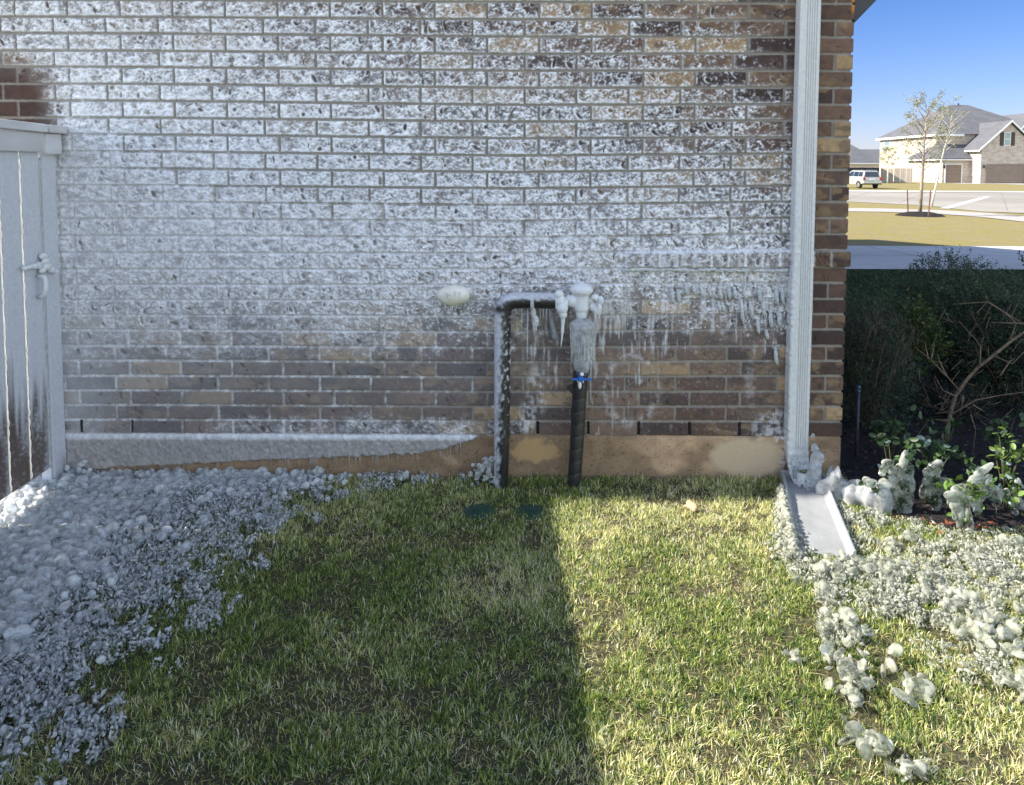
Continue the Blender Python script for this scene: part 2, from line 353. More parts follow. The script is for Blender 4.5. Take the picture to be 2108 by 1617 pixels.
# ================================================================== SETTING: ground sheets
def sheet(name, poly, mat, lift, kind='structure', sub=0):
    bm = BM(); vs = [bm.verts.new((p[0], p[1], gz(p[1])+lift)) for p in poly]; bm.faces.new(vs)
    ys = [4.2-D+.8, 1.355, 26.355]
    for yy in (1.355, 26.355):
        geom = bm.verts[:]+bm.edges[:]+bm.faces[:]
        bmesh.ops.bisect_plane(bm, geom=geom, plane_co=(0, yy, 0), plane_no=(0, 1, 0))
    for v in bm.verts: v.co.z = gz(v.co.y)+lift
    o = build(name, bm, mat); o['kind'] = kind; return o
bm = BM(); X = [-400, 600]; Y = [-40, 1.355, 26.355, 900]
g = [[bm.verts.new((x, y, gz(y)-.006)) for x in X] for y in Y]
for j in range(3): bm.faces.new([g[j][0], g[j][1], g[j+1][1], g[j+1][0]])
o = build('ground', bm, M['farlawn']); o['kind'] = 'structure'
sheet('lawn', [(-6, -12), (9, -12), (9, -.0), (1.62, -.0), (1.62, .02), (-6, .02)], M['soil'], 0)
# planting bed beyond the corner
bedline = [G(1690, 1018), G(1800, 1050), G(1900, 1075), G(2000, 1095), G(2108, 1085)]
bed = [(1.69, 4.1), (1.69, -.06)] + [(p.x, p.y) for p in bedline] + [(3.4, -.42), (5.5, -.3), (6.5, 1.2), (5.8, 3.4), (4, 4.2)]
sheet('planting_bed', bed, M['mulch'], .006)
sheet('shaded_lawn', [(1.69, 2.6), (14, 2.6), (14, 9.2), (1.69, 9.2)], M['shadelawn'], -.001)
dn, df = G(1760, 553).y, G(1760, 504).y
sheet('driveway', [(1.69, dn), (40, dn-.4), (40, df-.9), (1.69, df)], M['driveway'], .02)
for k in range(5):
    xj = 4.6+k*3.4; sheet('driveway_joint', [(xj, dn-.1), (xj+.02, dn-.1), (xj+.02, df-.3), (xj, df-.3)], M['asphaltline'], .025)
sheet('driveway_joint', [(1.69, (dn+df)/2), (30, (dn+df)/2-.5), (30, (dn+df)/2-.48), (1.69, (dn+df)/2+.02)], M['asphaltline'], .025)
# curved sidewalk, street, stop line
def strip(name, top, bot, mat, lift):
    a = [G(*p) for p in top]; b = [G(*p) for p in bot]
    bm = BM(); n = len(a)
    va = [bm.verts.new((p.x, p.y, gz(p.y)+lift)) for p in a]; vb = [bm.verts.new((p.x, p.y, gz(p.y)+lift)) for p in b]
    for i in range(n-1): bm.faces.new([vb[i], vb[i+1], va[i+1], va[i]])
    o = build(name, bm, mat); o['kind'] = 'structure'; return o
strip('street', [(1500, 392), (1742, 392), (1900, 392), (2108, 393), (2600, 394)],
      [(1500, 413), (1742, 412.5), (1900, 420), (2020, 432), (2600, 452)], M['street'], .01)
strip('sidewalk', [(1500, 425), (1742, 426), (1830, 427), (1930, 429.5), (2020, 434.5), (2108, 441), (2600, 480)],
      [(1500, 433), (1742, 433), (1830, 434), (1930, 437), (2020, 443.5), (2108, 453), (2600, 520)], M['concrete'], .014)
strip('stop_line', [(1934, 426.2), (2024, 401.6)], [(1954, 426.6), (2040, 401.8)], M['paint'], .018)
for k_, (xa, xb) in enumerate(((1790, 1720), (1905, 1850), (2060, 2075))):
    strip('street_joint', [(xa, 393), (xa+1.2, 393)], [(xb, 415 if k_ < 2 else 434), (xb+1.8, 415 if k_ < 2 else 434)], M['asphaltline'], .014)
strip('far_kerb', [(1500, 390.6), (2600, 391.2)], [(1500, 392), (2600, 394)], M['white'], .05)

# ================================================================== OWN HOUSE
house = empty('brick_house', (0, 0, 0), 'large dark brick house whose frosted side wall fills the view', 'house')
ylinesL = [4.3, 39.4, 73, 109, 142, 177, 211.6, 246.4, 281, 316, 350.8, 385.8, 420, 454.5, 489.5, 524.5, 558.5, 589.8, 621, 651.9, 682.4, 714.5, 745, 776.3, 806.2, 836, 866.4, 895.9]
ylinesM = [5, 41, 76.5, 112.4, 146.4, 182, 216.9, 251.6, 285.6, 321.2, 355.2, 388.5, 423, 456, 489.7, 522.2, 554.7, 586.5, 619, 651.5, 683.8, 715.7, 745.7, 775.7, 806, 836.9, 866.3, 895.9]
ylinesR = [5.3, 40.6, 74.7, 108.9, 144.1, 178.9, 213.5, 246.6, 281.8, 315, 348, 381.2, 414.3, 447.4, 480.6, 513.5, 548.6, 580.3, 613.3, 644.6, 676.2, 710.2, 740.8, 771.4, 803.7, 834.4, 865, 897.3]
ZL = np.array([P(300, v).z for v in ylinesL]); ZM = np.array([P(1055, v).z for v in ylinesM]); ZR = np.array([P(1540, v).z for v in ylinesR])
XA, XB, XC = P(300, 500).x, P(1055, 500).x, P(1540, 500).x
pitch_ = (ZM[0]-ZM[27])/27
extra = [2, 1]
def zst(Z): return np.concatenate([[Z[0]+2*.0795, Z[0]+.0795], Z])       # two more courses above the frame
ZL, ZM, ZR = map(zst, (ZL, ZM, ZR))
def rowmap(X, Z):
    """continuous course number at wall point (0 = first course of the table, growing downwards)"""
    t = np.clip(X, XA, XC+.15)
    wL = np.clip((XB-t)/(XB-XA), 0, 1); wR = np.clip((t-XB)/(XC-XB), 0, 2)
    out = np.zeros_like(Z); lo = None
    R = len(ZL)
    lines = [ZL[r]*wL + ZM[r]*(1-wL-wR) + ZR[r]*wR for r in range(R)]
    out[:] = R-1
    for r in range(R-1):
        a, b = lines[r], lines[r+1]
        m = (Z <= a) & (Z > b); out[m] = (r + (a-Z)/(a-b))[m]
    out[Z > lines[0]] = 0.0
    return out
step = .0036
CX1 = 1.676
xs = np.arange(-2.66, CX1, step); xs = np.append(xs, CX1)
zs = np.arange(.222, P(1000, -25).z, step)
XX, ZZ = np.meshgrid(xs, zs)
ROW = rowmap(XX, ZZ) - 2.0                         # course 0 is the first whole course in view
ri = np.floor(ROW).astype(int); rf = ROW-ri        # rf 0 top .. 1 bottom
even = (ri % 2) == 0
ph = np.where(even, -1.632, -1.703)
LB = .254
u = (XX-ph)/LB; bi = np.floor(u).astype(int); uf = (u-bi)*LB
# ledge course of headers
LEDX = P(1287, 530).x
led = (ri == 15) & (XX > LEDX)
u2 = (XX-LEDX)/.0843; b2 = np.floor(u2).astype(int)
bi = np.where(led, 500+b2, bi); uf = np.where(led, (u2-b2)*.0843, uf); bl = np.where(led, .0843, LB)
# quoins at the corner: every second course ends in a header
cz = XX > CX1-.162
qh = cz & (~even) & (~led)
bi = np.where(cz & even & (~led), 900, bi); uf = np.where(cz & even & (~led), XX-(CX1-.24), uf); bl = np.where(cz & even & (~led), .24, bl)
hd = XX > CX1-.088
bi = np.where(qh, np.where(hd, 902, 901), bi); uf = np.where(qh, np.where(hd, XX-(CX1-.088), XX-(CX1-.30)), uf); bl = np.where(qh, np.where(hd, .088, .212), bl)
MH = .0112
CHT = .0785
dz = np.minimum(rf, 1-rf)*CHT - MH/2; dx_ = np.minimum(uf, bl-uf) - MH/2
wob = (vnoise(XX*90, ZZ*90, 3)-.5)*.003
dx_ = np.where((XX > CX1-.03), np.where(uf > bl*.5, .05, dx_), dx_)
edge = np.minimum(dz, dx_) + wob                   # >0 inside a brick
inb = sstep(-.001, .0022, edge)
bid = hash2(bi, ri, 11); bid2 = hash2(bi, ri, 12); bid3 = hash2(bi, ri, 13)

def table(rows, cols, T, X, R):
    """bilinear look-up: rows are course numbers, cols photo x on the wall"""
    cx = np.array([P(c, 500).x for c in cols]); rows = np.array(rows, float); T = np.array(T)
    i = np.clip(np.searchsorted(cx, X)-1, 0, len(cx)-2); fx = np.clip((X-cx[i])/(cx[i+1]-cx[i]), 0, 1)
    j = np.clip(np.searchsorted(rows, R)-1, 0, len(rows)-2); fy = np.clip((R-rows[j])/(rows[j+1]-rows[j]), 0, 1)
    fx = fx*fx*(3-2*fx); fy = fy*fy*(3-2*fy)
    return (T[j, i]*(1-fx)+T[j, i+1]*fx)*(1-fy)+(T[j+1, i]*(1-fx)+T[j+1, i+1]*fx)*fy
cols = [0, 150, 300, 600, 900, 1200, 1450, 1620, 1660]
cb = table([0, 3, 7, 11, 14, 15.9, 17, 19, 21, 23, 25, 26.5], cols, [
    [.62, .66, .66, .58, .46, .36, .24, .10, 0],
    [.60, .84, .80, .70, .58, .44, .30, .10, 0],
    [.80, .92, .88, .80, .70, .58, .44, .22, 0],
    [.95, .96, .94, .88, .82, .74, .64, .46, 0],
    [.95, .97, .96, .93, .90, .84, .72, .60, 0],
    [.90, .92, .92, .90, .86, .80, .66, .62, 0],
    [.72, .76, .76, .76, .72, .58, .56, .55, 0],
    [.55, .60, .60, .60, .48, .30, .36, .42, 0],
    [.40, .46, .42, .42, .32, .24, .22, .18, 0],
    [.15, .24, .12, .14, .14, .14, .08, .08, 0],
    [.15, .22, .10, .12, .14, .16, .06, .08, 0],
    [.30, .34, .22, .52, .52, .12, .06, .26, 0]], XX, ROW)
cm = table([0, 6, 10, 13, 16, 19, 22, 25, 27], cols, [
    [.0, .12, .05, .02, .02, .02, .0, .0, 0],
    [.3, .40, .18, .08, .05, .05, .05, .0, 0],
    [.6, .75, .45, .25, .20, .18, .15, .1, 0],
    [.7, .85, .70, .55, .50, .45, .40, .35, 0],
    [.7, .85, .80, .75, .70, .60, .55, .5, 0],
    [.6, .75, .65, .65, .58, .36, .40, .4, 0],
    [.5, .65, .55, .52, .45, .25, .18, .3, 0],
    [.5, .65, .50, .45, .38, .20, .10, .2, 0],
    [.5, .60, .45, .6, .5, .1, .10, .25, 0]], XX, ROW)
veil = table([0, 6, 10, 14, 18, 22, 26.5], cols, [
    [.10, .16, .10, .06, .02, .0, .0, .0, 0],
    [.25, .42, .22, .10, .04, .02, .0, .0, 0],
    [.50, .66, .44, .22, .12, .06, .02, .0, 0],
    [.70, .84, .68, .46, .32, .24, .14, .08, 0],
    [.62, .78, .62, .46, .38, .26, .20, .16, 0],
    [.50, .68, .46, .32, .24, .12, .05, .06, 0],
    [.36, .60, .24, .20, .16, .06, .02, .06, 0]], XX, ROW)
# bare patch that the spray did not reach, above the gate
bare = np.maximum(sstep(.52, .36, np.hypot((XX-P(-40, 170).x)/1.0, (ZZ-P(0, 185).z)/.62)), 0) * 1.0
bx = sstep(P(158, 200).x, P(60, 200).x, XX + .22*(P(0, 250).z-ZZ)*-1 - .0 + .10*(fbm(XX*9, ZZ*9, 5)-.5)) * sstep(P(0, 85).z, P(0, 185).z, ZZ+.02*(XX+2.2)) * sstep(P(0, 300).z-.02, P(0, 262).z, ZZ)
bare = np.clip(bx, 0, 1)
cb *= 1-bare; cm *= 1-bare*.85; veil *= 1-bare
# pearls of frozen spray
pA, iA = voronoi(XX/.0122 + 1.3*vnoise(XX*45, ZZ*45, 31), ZZ/.0115 + 1.0*vnoise(XX*50, ZZ*50, 32), 21)
pB, iB = voronoi(XX/.0062, ZZ/.0075, 41)
right = sstep(-1.35, -.2, XX)
pearl = np.clip(1-(pA/.55)**2, 0, 1)*right + np.clip(1-(pB/.6)**2, 0, 1)*(1-right)
crkI = fbm(XX*105+ZZ*20, ZZ*115, 35, 2)
pearl = np.clip(.50*pearl*(.6+.6*iA)+1.5*(crkI-.5)+.42, 0, 1)
pid = iA*right+iB*(1-right)
big = fbm(XX*14, ZZ*14, 51, 3); mid = fbm(XX*40+ZZ*14, ZZ*52-XX*10, 52, 3); strk = fbm(XX*75, ZZ*9, 61, 3)
# chisel dents of the brick faces
dent = np.zeros_like(XX); rim = np.zeros_like(XX)
r0 = np.random.default_rng(3)
x0g, z0g = xs[0], zs[0]
lines_z = lambda r, X: np.interp(X, [XA, XB, XC], [ZL[r+2], ZM[r+2], ZR[r+2]])
for r in range(-2, 26+1):
    for k in range(-5, 14):
        xb = (-1.632 if r % 2 == 0 else -1.703) + k*LB
        if xb > CX1 or xb+LB < xs[0]: continue
        for q in range(r0.choice([0, 1, 2, 2, 3, 4])):
            cx = xb+r0.uniform(.015, LB-.015); zt = lines_z(max(r, -2), cx); cz_ = zt-.0785*r0.uniform(.18, .85)
            a, b = r0.uniform(.008, .026), r0.uniform(.004, .011); th = r0.choice([r0.uniform(.5, 1.3), r0.uniform(1.3, 1.8), r0.uniform(-.6, .6)], p=[.5, .3, .2]); kind = r0.random(); amp = r0.uniform(.35, 1.0)
            i0, i1 = int((cx-.045-x0g)/step), int((cx+.045-x0g)/step); j0, j1 = int((cz_-.045-z0g)/step), int((cz_+.045-z0g)/step)
            if i1 < 2 or j1 < 2 or i0 >= len(xs)-1 or j0 >= len(zs)-1: continue
            s = np.s_[max(j0, 0):j1, max(i0, 0):i1]
            X_, Z_ = XX[s]-cx, ZZ[s]-cz_
            px_, pz_ = X_*math.cos(th)-Z_*math.sin(th), X_*math.sin(th)+Z_*math.cos(th)
            if kind < .35: pz_ = pz_+(px_**2)*35*(1 if q % 2 else -1)
            e = np.sqrt((px_/a)**2+(pz_/b)**2)
            dent[s] = np.maximum(dent[s], amp*sstep(1.15, .45, e+.35*(vnoise(X_*160+q, Z_*160, 5)-.5)))
            rim[s] = np.maximum(rim[s], np.exp(-((e-1.25)/.28)**2)*np.clip(.35-X_/.02-.4*Z_/.02, 0, 1))
dent *= inb; rim *= inb
# colour of the bricks themselves
c_dark, c_br, c_mid, c_tan = [np.array(c) for c in ((.052, .033, .030), (.096, .060, .047), (.135, .090, .068), (.285, .21, .125))]
t = bid[..., None]
base = np.where(t < .26, c_dark, np.where(t < .58, c_br, np.where(t < .84, c_mid, c_tan)))
tanmix = sstep(.5, .66, fbm(XX*13+bid2*50, ZZ*22, 71, 3))*(bid3 > .55)*.6
base = base*(1-tanmix[..., None]) + (c_tan*.8)*tanmix[..., None]
dk = sstep(.55, .72, fbm(XX*11+bid3*31, ZZ*25, 73, 3))*.55
base = base*(1-dk[..., None])+np.array((.045, .034, .034))*dk[..., None]
base = base*np.array((1.10, 1.0, .90))*(.82+.36*bid2[..., None])*(.75+.5*mid[..., None])
base *= (1-.35*dent[..., None])
base = base*(1-bare[..., None])+np.array((.050, .026, .020))*(.7+.6*mid[..., None]+.5*bid2[..., None])*bare[..., None]
sunlit_orange = sstep(1.655, 1.67, XX)*sstep(2.30, 2.35, ZZ); base = base*(1-sunlit_orange[..., None])+np.array((.5, .2, .03))*sunlit_orange[..., None]  # sunlit sliver of brick, painted orange at the top of the corner
mort = np.array((.25, .225, .19))*(.8+.4*fbm(XX*30, ZZ*30, 75, 3))[..., None]
crk0 = fbm(XX*120, ZZ*210, 79, 3)
frostc = np.array((.69, .695, .72))*(.50+.52*mid+.46*crk0)[..., None]*(.80+.26*pearl[..., None])
# frost mask
low = sstep(.012, 0, dz)*0
bott = np.exp(-np.clip((1-rf)*CHT-MH/2, 0, 1)/.0055); left_ = np.exp(-np.clip(uf-MH/2, 0, 1)/.005)
grow = sstep(.05, .35, cb)
crk = fbm(XX*150+3*vnoise(XX*30, ZZ*30, 77), ZZ*260, 78, 2)
pw = .62*(1-.45*sstep(.8, .97, cb))*(1-.6*sstep(17, 21, ROW))
s = cb*.80 + .0 - .26*sstep(.38, .10, cb) - .6*(XX > 1.60) + .50*(big-.5) + .85*(mid-.5)*(1-.45*sstep(17, 20, ROW)) + pw*(pearl-.5) + .30*(pid-.5)*right + .55*(crk-.5)*(1-.6*right)*(1-.5*sstep(8, 14, ROW))
s = s + .38*grow*np.maximum(bott*.8, left_)*(ri < 20) + .42*grow*rim*(ri < 20) - .85*dent*(.35+.65*sstep(.97, .6, cb))
fb = sstep(.16, 1.0, s)
fb = fb*(.80+.20*sstep(.2, .6, pearl))
sm = cm + .35*(mid-.5) + .3*(big-.5) + .25*(strk-.5)
fm = sstep(.34, .64, sm)*.82
mrt = 1-inb
# frost piles on the ledge course
lm = led & (XX < 1.60)
fb = np.where(lm, np.maximum(fb*.45, sstep(.60, .80, mid*.5+pearl*.4+.04+.2*(1-rf))), fb)
fm = np.where(lm | ((ri == 16) & (rf < .15) & (XX > LEDX)) | ((ri == 14) & (rf > .88) & (XX > LEDX)), .95, fm)
fm = np.where(XX > 1.60, 0, fm)
frost = fb*inb + fm*mrt
frost = np.where(lm & (inb > .5), frost*.62, frost)
# running ice below the ledge and beside the pipes: vertical drip marks
drz = table([14, 16, 18, 20, 22, 24, 26.5], [0, 600, 1000, 1080, 1230, 1330, 1450, 1620, 1650], [
    [0, 0, 0, 0, 0, 0, .1, .2, 0], [.1, .1, .15, .2, .5, .6, .6, .6, 0], [.15, .2, .3, .4, .6, .55, .6, .6, 0],
    [.1, .15, .2, .4, .55, .5, .42, .4, 0], [.1, .1, .2, .35, .5, .45, .3, .35, 0], [0, 0, .1, .3, .45, .38, .1, .3, 0], [0, 0, .1, .1, .3, .25, .05, .45, 0]], XX, ROW)
dmask = sstep(.70, .86, drz*.62 + .55*strk + .22*(fbm(XX*26, ZZ*20, 81, 3)))
frost = np.maximum(frost, dmask*.62)
# rings of spray frozen round the pipes
for (pu, pv, ru, rv, wd, amt) in ((1300, 800, 55, 75, .14, .32), (1110, 800, 30, 60, .5, .45), (1085, 860, 22, 40, .8, .6), (1600, 880, 60, 45, .6, .5), (1545, 780, 14, 60, .8, .16)):
    c = P(pu, pv); e = np.hypot((XX-c.x)/(ru/430), (ZZ-c.z)/(rv/430))
    m = np.exp(-((e-1)/wd)**2) if wd < .3 else sstep(1.1, .6, e)
    frost = np.maximum(frost, amt*m*sstep(.36, .60, mid*.6+strk*.4))
speck = sstep(.80, .97, pearl)*(pid > .72)*sstep(14, 20, ROW)*.12*inb*(XX < 1.6)
frost = np.maximum(frost, speck)
veil_c = np.array((.40, .41, .42))
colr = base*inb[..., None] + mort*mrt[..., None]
film = np.clip(.60*sstep(.28, .85, cb)*(1-bare)*(.6+.8*mid)*(1-.55*dent), 0, .7)[..., None]*inb[..., None]
colr = colr*(1-film)+np.array((.27, .255, .265))*(.45+1.1*mid[..., None])*film
vv = np.clip(veil*(.8+.4*big), 0, .92)[..., None]*(.70+.30*inb[..., None])
vv = vv*(1-.55*dent[..., None])
colr = colr*(1-vv)+veil_c*1.15*vv
fr = (frost*(1-bare)*(XX < 1.505))[..., None]
weep = ((ri == 26) & (dx_ < .0015) & (dz > 0) & ((XX > P(1080, 880).x) | (XX < P(300, 880).x)) & (XX < 1.5))[..., None]
colr = colr*(1-fr)+frostc*fr
colr = np.where(weep, .012, colr)
dd = ((.50-.28*sstep(.86, .96, cb))*dent*sstep(20, 15, ROW)*(XX < 1.6))[..., None]; colr = colr*(1-dd)+base*.8*dd
edg = np.maximum(bott, .9*left_)*sstep(.22, .5, big+.25*(mid-.5)+.1)*sstep(16, 11, ROW)
rr_ = (np.clip(rim*1.1+edg*1.1, 0, 1)*grow*sstep(20, 16, ROW)*inb*(XX < 1.505)*.75)[..., None]; colr = colr*(1-rr_)+np.array((.80, .81, .83))*rr_
h = inb*.0075 + .0012*(mid-.5)*2 - .004*dent + frost*(pearl*.0042*(.4+.6*right)+.0032*mid+.0014*crk) + .0015*rim*grow
h = h - weep[..., 0]*.006
h = h + led*.026*sstep(0, .004, np.minimum(rf, 1-rf)*CHT)
h = h + np.where(led, frost*.003, 0)
h = h*(1-.25*vv[..., 0]*(1-inb))
V = np.stack([XX - np.where((XX > CX1-step*1.5), (1-inb)*.007 - led*.012, 0), -h, ZZ], -1).reshape(-1, 3)
nz, nx = XX.shape
idx = np.arange(nz*nx).reshape(nz, nx)
Fq = np.stack([idx[:-1, :-1], idx[:-1, 1:], idx[1:, 1:], idx[1:, :-1]], -1).reshape(-1, 4)
# return at the corner
nv = len(V); ret = V[idx[:, -1]].copy(); ret[:, 1] = .05
V = np.vstack([V, ret]); ridx = nv+np.arange(nz)
Fr = np.stack([idx[:-1, -1], ridx[:-1], ridx[1:], idx[1:, -1]], -1)
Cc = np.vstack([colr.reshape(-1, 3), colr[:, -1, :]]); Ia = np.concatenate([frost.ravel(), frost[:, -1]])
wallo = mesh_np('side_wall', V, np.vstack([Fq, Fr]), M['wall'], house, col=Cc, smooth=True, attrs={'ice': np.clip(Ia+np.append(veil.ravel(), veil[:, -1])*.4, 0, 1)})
wallo['label'] = 'brown brick side wall crusted with white frost, bare at its top left and right edges'

# foundation
xs2 = np.arange(-2.3, CX1-.004, .005); zs2 = np.arange(-.05, .235, .0042)
X2, Z2 = np.meshgrid(xs2, zs2)
top = np.interp(X2, [XA, XB, XC], [ZL[29], ZM[29], ZR[29]])
m4 = fbm(X2*22, Z2*22, 91, 4); m5 = fbm(X2*60, Z2*60, 92, 3)
cbase = np.array((.48, .325, .20))*(.68+.55*m4[..., None])*(1-.45*sstep(.70, .78, fbm(X2*150, Z2*150, 96, 2)))[..., None]*(1-.25*sstep(.03, 0, Z2)[..., None])
wet = sstep(.40, .60, fbm(X2*5, Z2*9, 93, 3) + .25*(1-np.abs(X2-P(1520, 930).x)/.5).clip(-1, 1)*-1 + .08)
cbase = cbase*(1-.42*wet[..., None])
pale = sstep(.42, .30, np.hypot((X2-P(1540, 935).x)/.55, (Z2-P(1540, 940).z)/.28)+.12*(m4-.5))
cbase = cbase*(1-pale[..., None])+np.array((.52, .40, .27))*pale[..., None]
pale2 = sstep(.30, .20, np.hypot((X2-P(1105, 935).x)/.42, (Z2-P(1105, 925).z)/.22)+.3*(m4-.5))
cbase = cbase*(1-pale2[..., None])+np.array((.46, .30, .15))*pale2[..., None]
low_b = np.interp(X2, [P(150, 960).x, P(240, 960).x, P(500, 960).x, P(700, 945).x, P(850, 925).x, P(915, 925).x, P(980, 902).x], [P(150, 976).z, P(240, 962).z, P(500, 949).z, P(700, 940).z, P(850, 933).z, P(915, 923).z, P(980, 900).z])
cutx = sstep(P(990, 900).x, P(975, 900).x, X2)
fr2 = sstep(-.006, .004, Z2-low_b+.022*(fbm(X2*45, Z2*8, 94, 4)-.5))*cutx
drip2 = sstep(.66, .76, fbm(X2*95, Z2*1.5, 95, 2))*sstep(-.06, -.01, Z2-low_b)*cutx*.55
sidefr = sstep(.5, .7, m5*.5+m4*.5+.25*sstep(P(1590, 900).x, P(1625, 960).x, X2)-.1)*sstep(P(1560, 0).x, P(1610, 0).x, X2)*sstep(P(1660, 0).x, P(1630, 0).x, X2)
fr2 = np.maximum(np.maximum(fr2, drip2), sidefr)
topb = sstep(.030, .012, top-Z2)
hat = fbm(X2*150+Z2*60, Z2*60-X2*25, 97, 2)
fcol = (np.array((.36, .345, .345))+np.array((.34, .37, .40))*topb[..., None])*(.55+.5*m5+.45*hat)[..., None]
cf = cbase*(1-fr2[..., None]*.88)+fcol*fr2[..., None]*.88
y2 = -.012 - fr2*(.004+.006*m5+.004*hat) - .002*m4
y2 = np.where(Z2 > top-.004, .0, y2); Z2 = np.minimum(Z2, top+.004)
n2z, n2x = X2.shape; i2 = np.arange(n2z*n2x).reshape(n2z, n2x)
V2 = np.stack([X2, y2, Z2], -1).reshape(-1, 3); F2 = np.stack([i2[:-1, :-1], i2[:-1, 1:], i2[1:, 1:], i2[1:, :-1]], -1).reshape(-1, 4)
e2 = V2[i2[:, -1]].copy(); e2[:, 1] = .08; V2 = np.vstack([V2, e2]); j2 = n2z*n2x+np.arange(n2z)
F2 = np.vstack([F2, np.stack([i2[:-1, -1], j2[:-1], j2[1:], i2[1:, -1]], -1)])
fo = mesh_np('foundation', V2, F2, M['conc'], house, col=np.vstack([cf.reshape(-1, 3), cf[:, -1]]), smooth=True, attrs={'ice': np.append(fr2.ravel(), fr2[:, -1])})
fo['label'] = 'tan concrete foundation strip, its left part under frost'
# rest of the house (casts the shade, closes the volume)
HW, HD, EZ, RZ = 14.0, 15.4, 5.2, 8.4
bm = BM(); prism(bm, [(CX1-.012, .035, -.3), (CX1-.012, HD, -.7), (CX1-.012, HD, EZ), (CX1-.012, HD/2, RZ), (CX1-.012, .035, EZ)], (-HW, 0, 0))
build('house_wall', bm, M['ownbrick'], house)
bm = BM(); box(bm, -12.3, CX1-.004, -.004, .034, P(1000, -25).z+.004, EZ); build('upper_wall', bm, M['ownbrick'], house)
bm = BM(); box(bm, -12.3, -2.664, -.004, .034, .0, P(1000, -25).z); build('back_yard_wall', bm, M['ownbrick'], house)
bm = BM()
n_ = Vector((0, -(RZ-EZ), HD/2)).normalized()
for sgn in (0, 1):
    ys_ = (.0, HD/2) if not sgn else (HD, HD/2)
    prism(bm, [(CX1+.1, ys_[0], EZ+.02), (CX1+.1, ys_[1], RZ+.02), (CX1+.1, ys_[1], RZ+.16), (CX1+.1, ys_[0], EZ+.16)], (-HW-.3, 0, 0))
build('roof', bm, M['roof'], house)
# dark rake board of the porch roof beside the corner
bm = BM(); a = P(1756, 46, .04); b = P(1801, -1, .04); d_ = (b-a)
prism(bm, [a, a+d_*6, a+d_*6+Vector((0, 0, .25)), (a.x, .04, a.z+.5)], (0, .34, 0))
build('rake_board', bm, M['fasc'], house)

# frozen nubs hanging under the ledge
bm = BM()
for i in range(190):
    u_ = random.uniform(1285, 1622); x = P(u_, 550).x; t_ = (u_-1285)/340
    zt = P(u_, 551).z - random.uniform(0, .01)
    ellipsoid(bm, (x, -.026, zt), (random.uniform(.008, .016), .009, random.uniform(.005, .011)), sub=1)
for i in range(200):                                     # knobbly runs over the courses below
    t_ = random.random()**.7; u_ = 1285+t_*337
    v_ = 556 + random.random()**1.3*(25+115*t_)
    c = P(u_, v_, -.011); L_ = random.uniform(.005, .009)*(1+1.5*t_*random.random())
    ellipsoid(bm, c, (random.uniform(.0045, .008), .006, L_), sub=1)
o = build('frost_ledge', bm, M['frostice'], house, smooth=True); remesh(o, .0032, 2); o['label'] = 'knobbly white ice crust under the projecting brick course'; o['kind'] = 'stuff'
nubs = [(1383, 590, 45), (1396, 598, 32), (1412, 585, 28), (1482, 592, 30), (1500, 588, 35), (1527, 618, 58), (1545, 622, 36), (1563, 590, 42), (1571, 615, 46), (1586, 640, 44), (1598, 590, 48), (1603, 645, 34), (1480, 622, 24), (1488, 625, 20), (1560, 655, 40), (1578, 680, 22), (1597, 715, 44), (1460, 590, 26), (1512, 592, 30), (1533, 590, 34), (1428, 588, 22), (1444, 592, 24), (1610, 595, 40), (1606, 640, 26)]
for (a, b, L_) in nubs:
    bm = BM(); p = P(a, b, -.014); L = L_/520
    pts = [p, p+Vector((.002, -.004, -L*.3)), p+Vector((.006, -.003, -L*.75)), p+Vector((.011, 0, -L))]
    tube(bm, pts, [.006, .0105, .0095, .0035], 8); ellipsoid(bm, p, (.010, .008, .010), sub=2)
    build('icicle', bm, M['frostice'], house, smooth=True)
for (a, b, L_) in [(560, 940, 30), (590, 938, 22), (640, 942, 40), (655, 940, 18), (690, 936, 26), (720, 936, 46), (735, 934, 30), (770, 930, 26), (800, 930, 38), (835, 926, 24), (860, 922, 34), (905, 918, 22), (930, 915, 34), (950, 912, 42)]:
    bm = BM(); icicle(bm, P(a, b, -.02), L_/430, .0026, 6); build('icicle', bm, M['ice'], house, smooth=True)

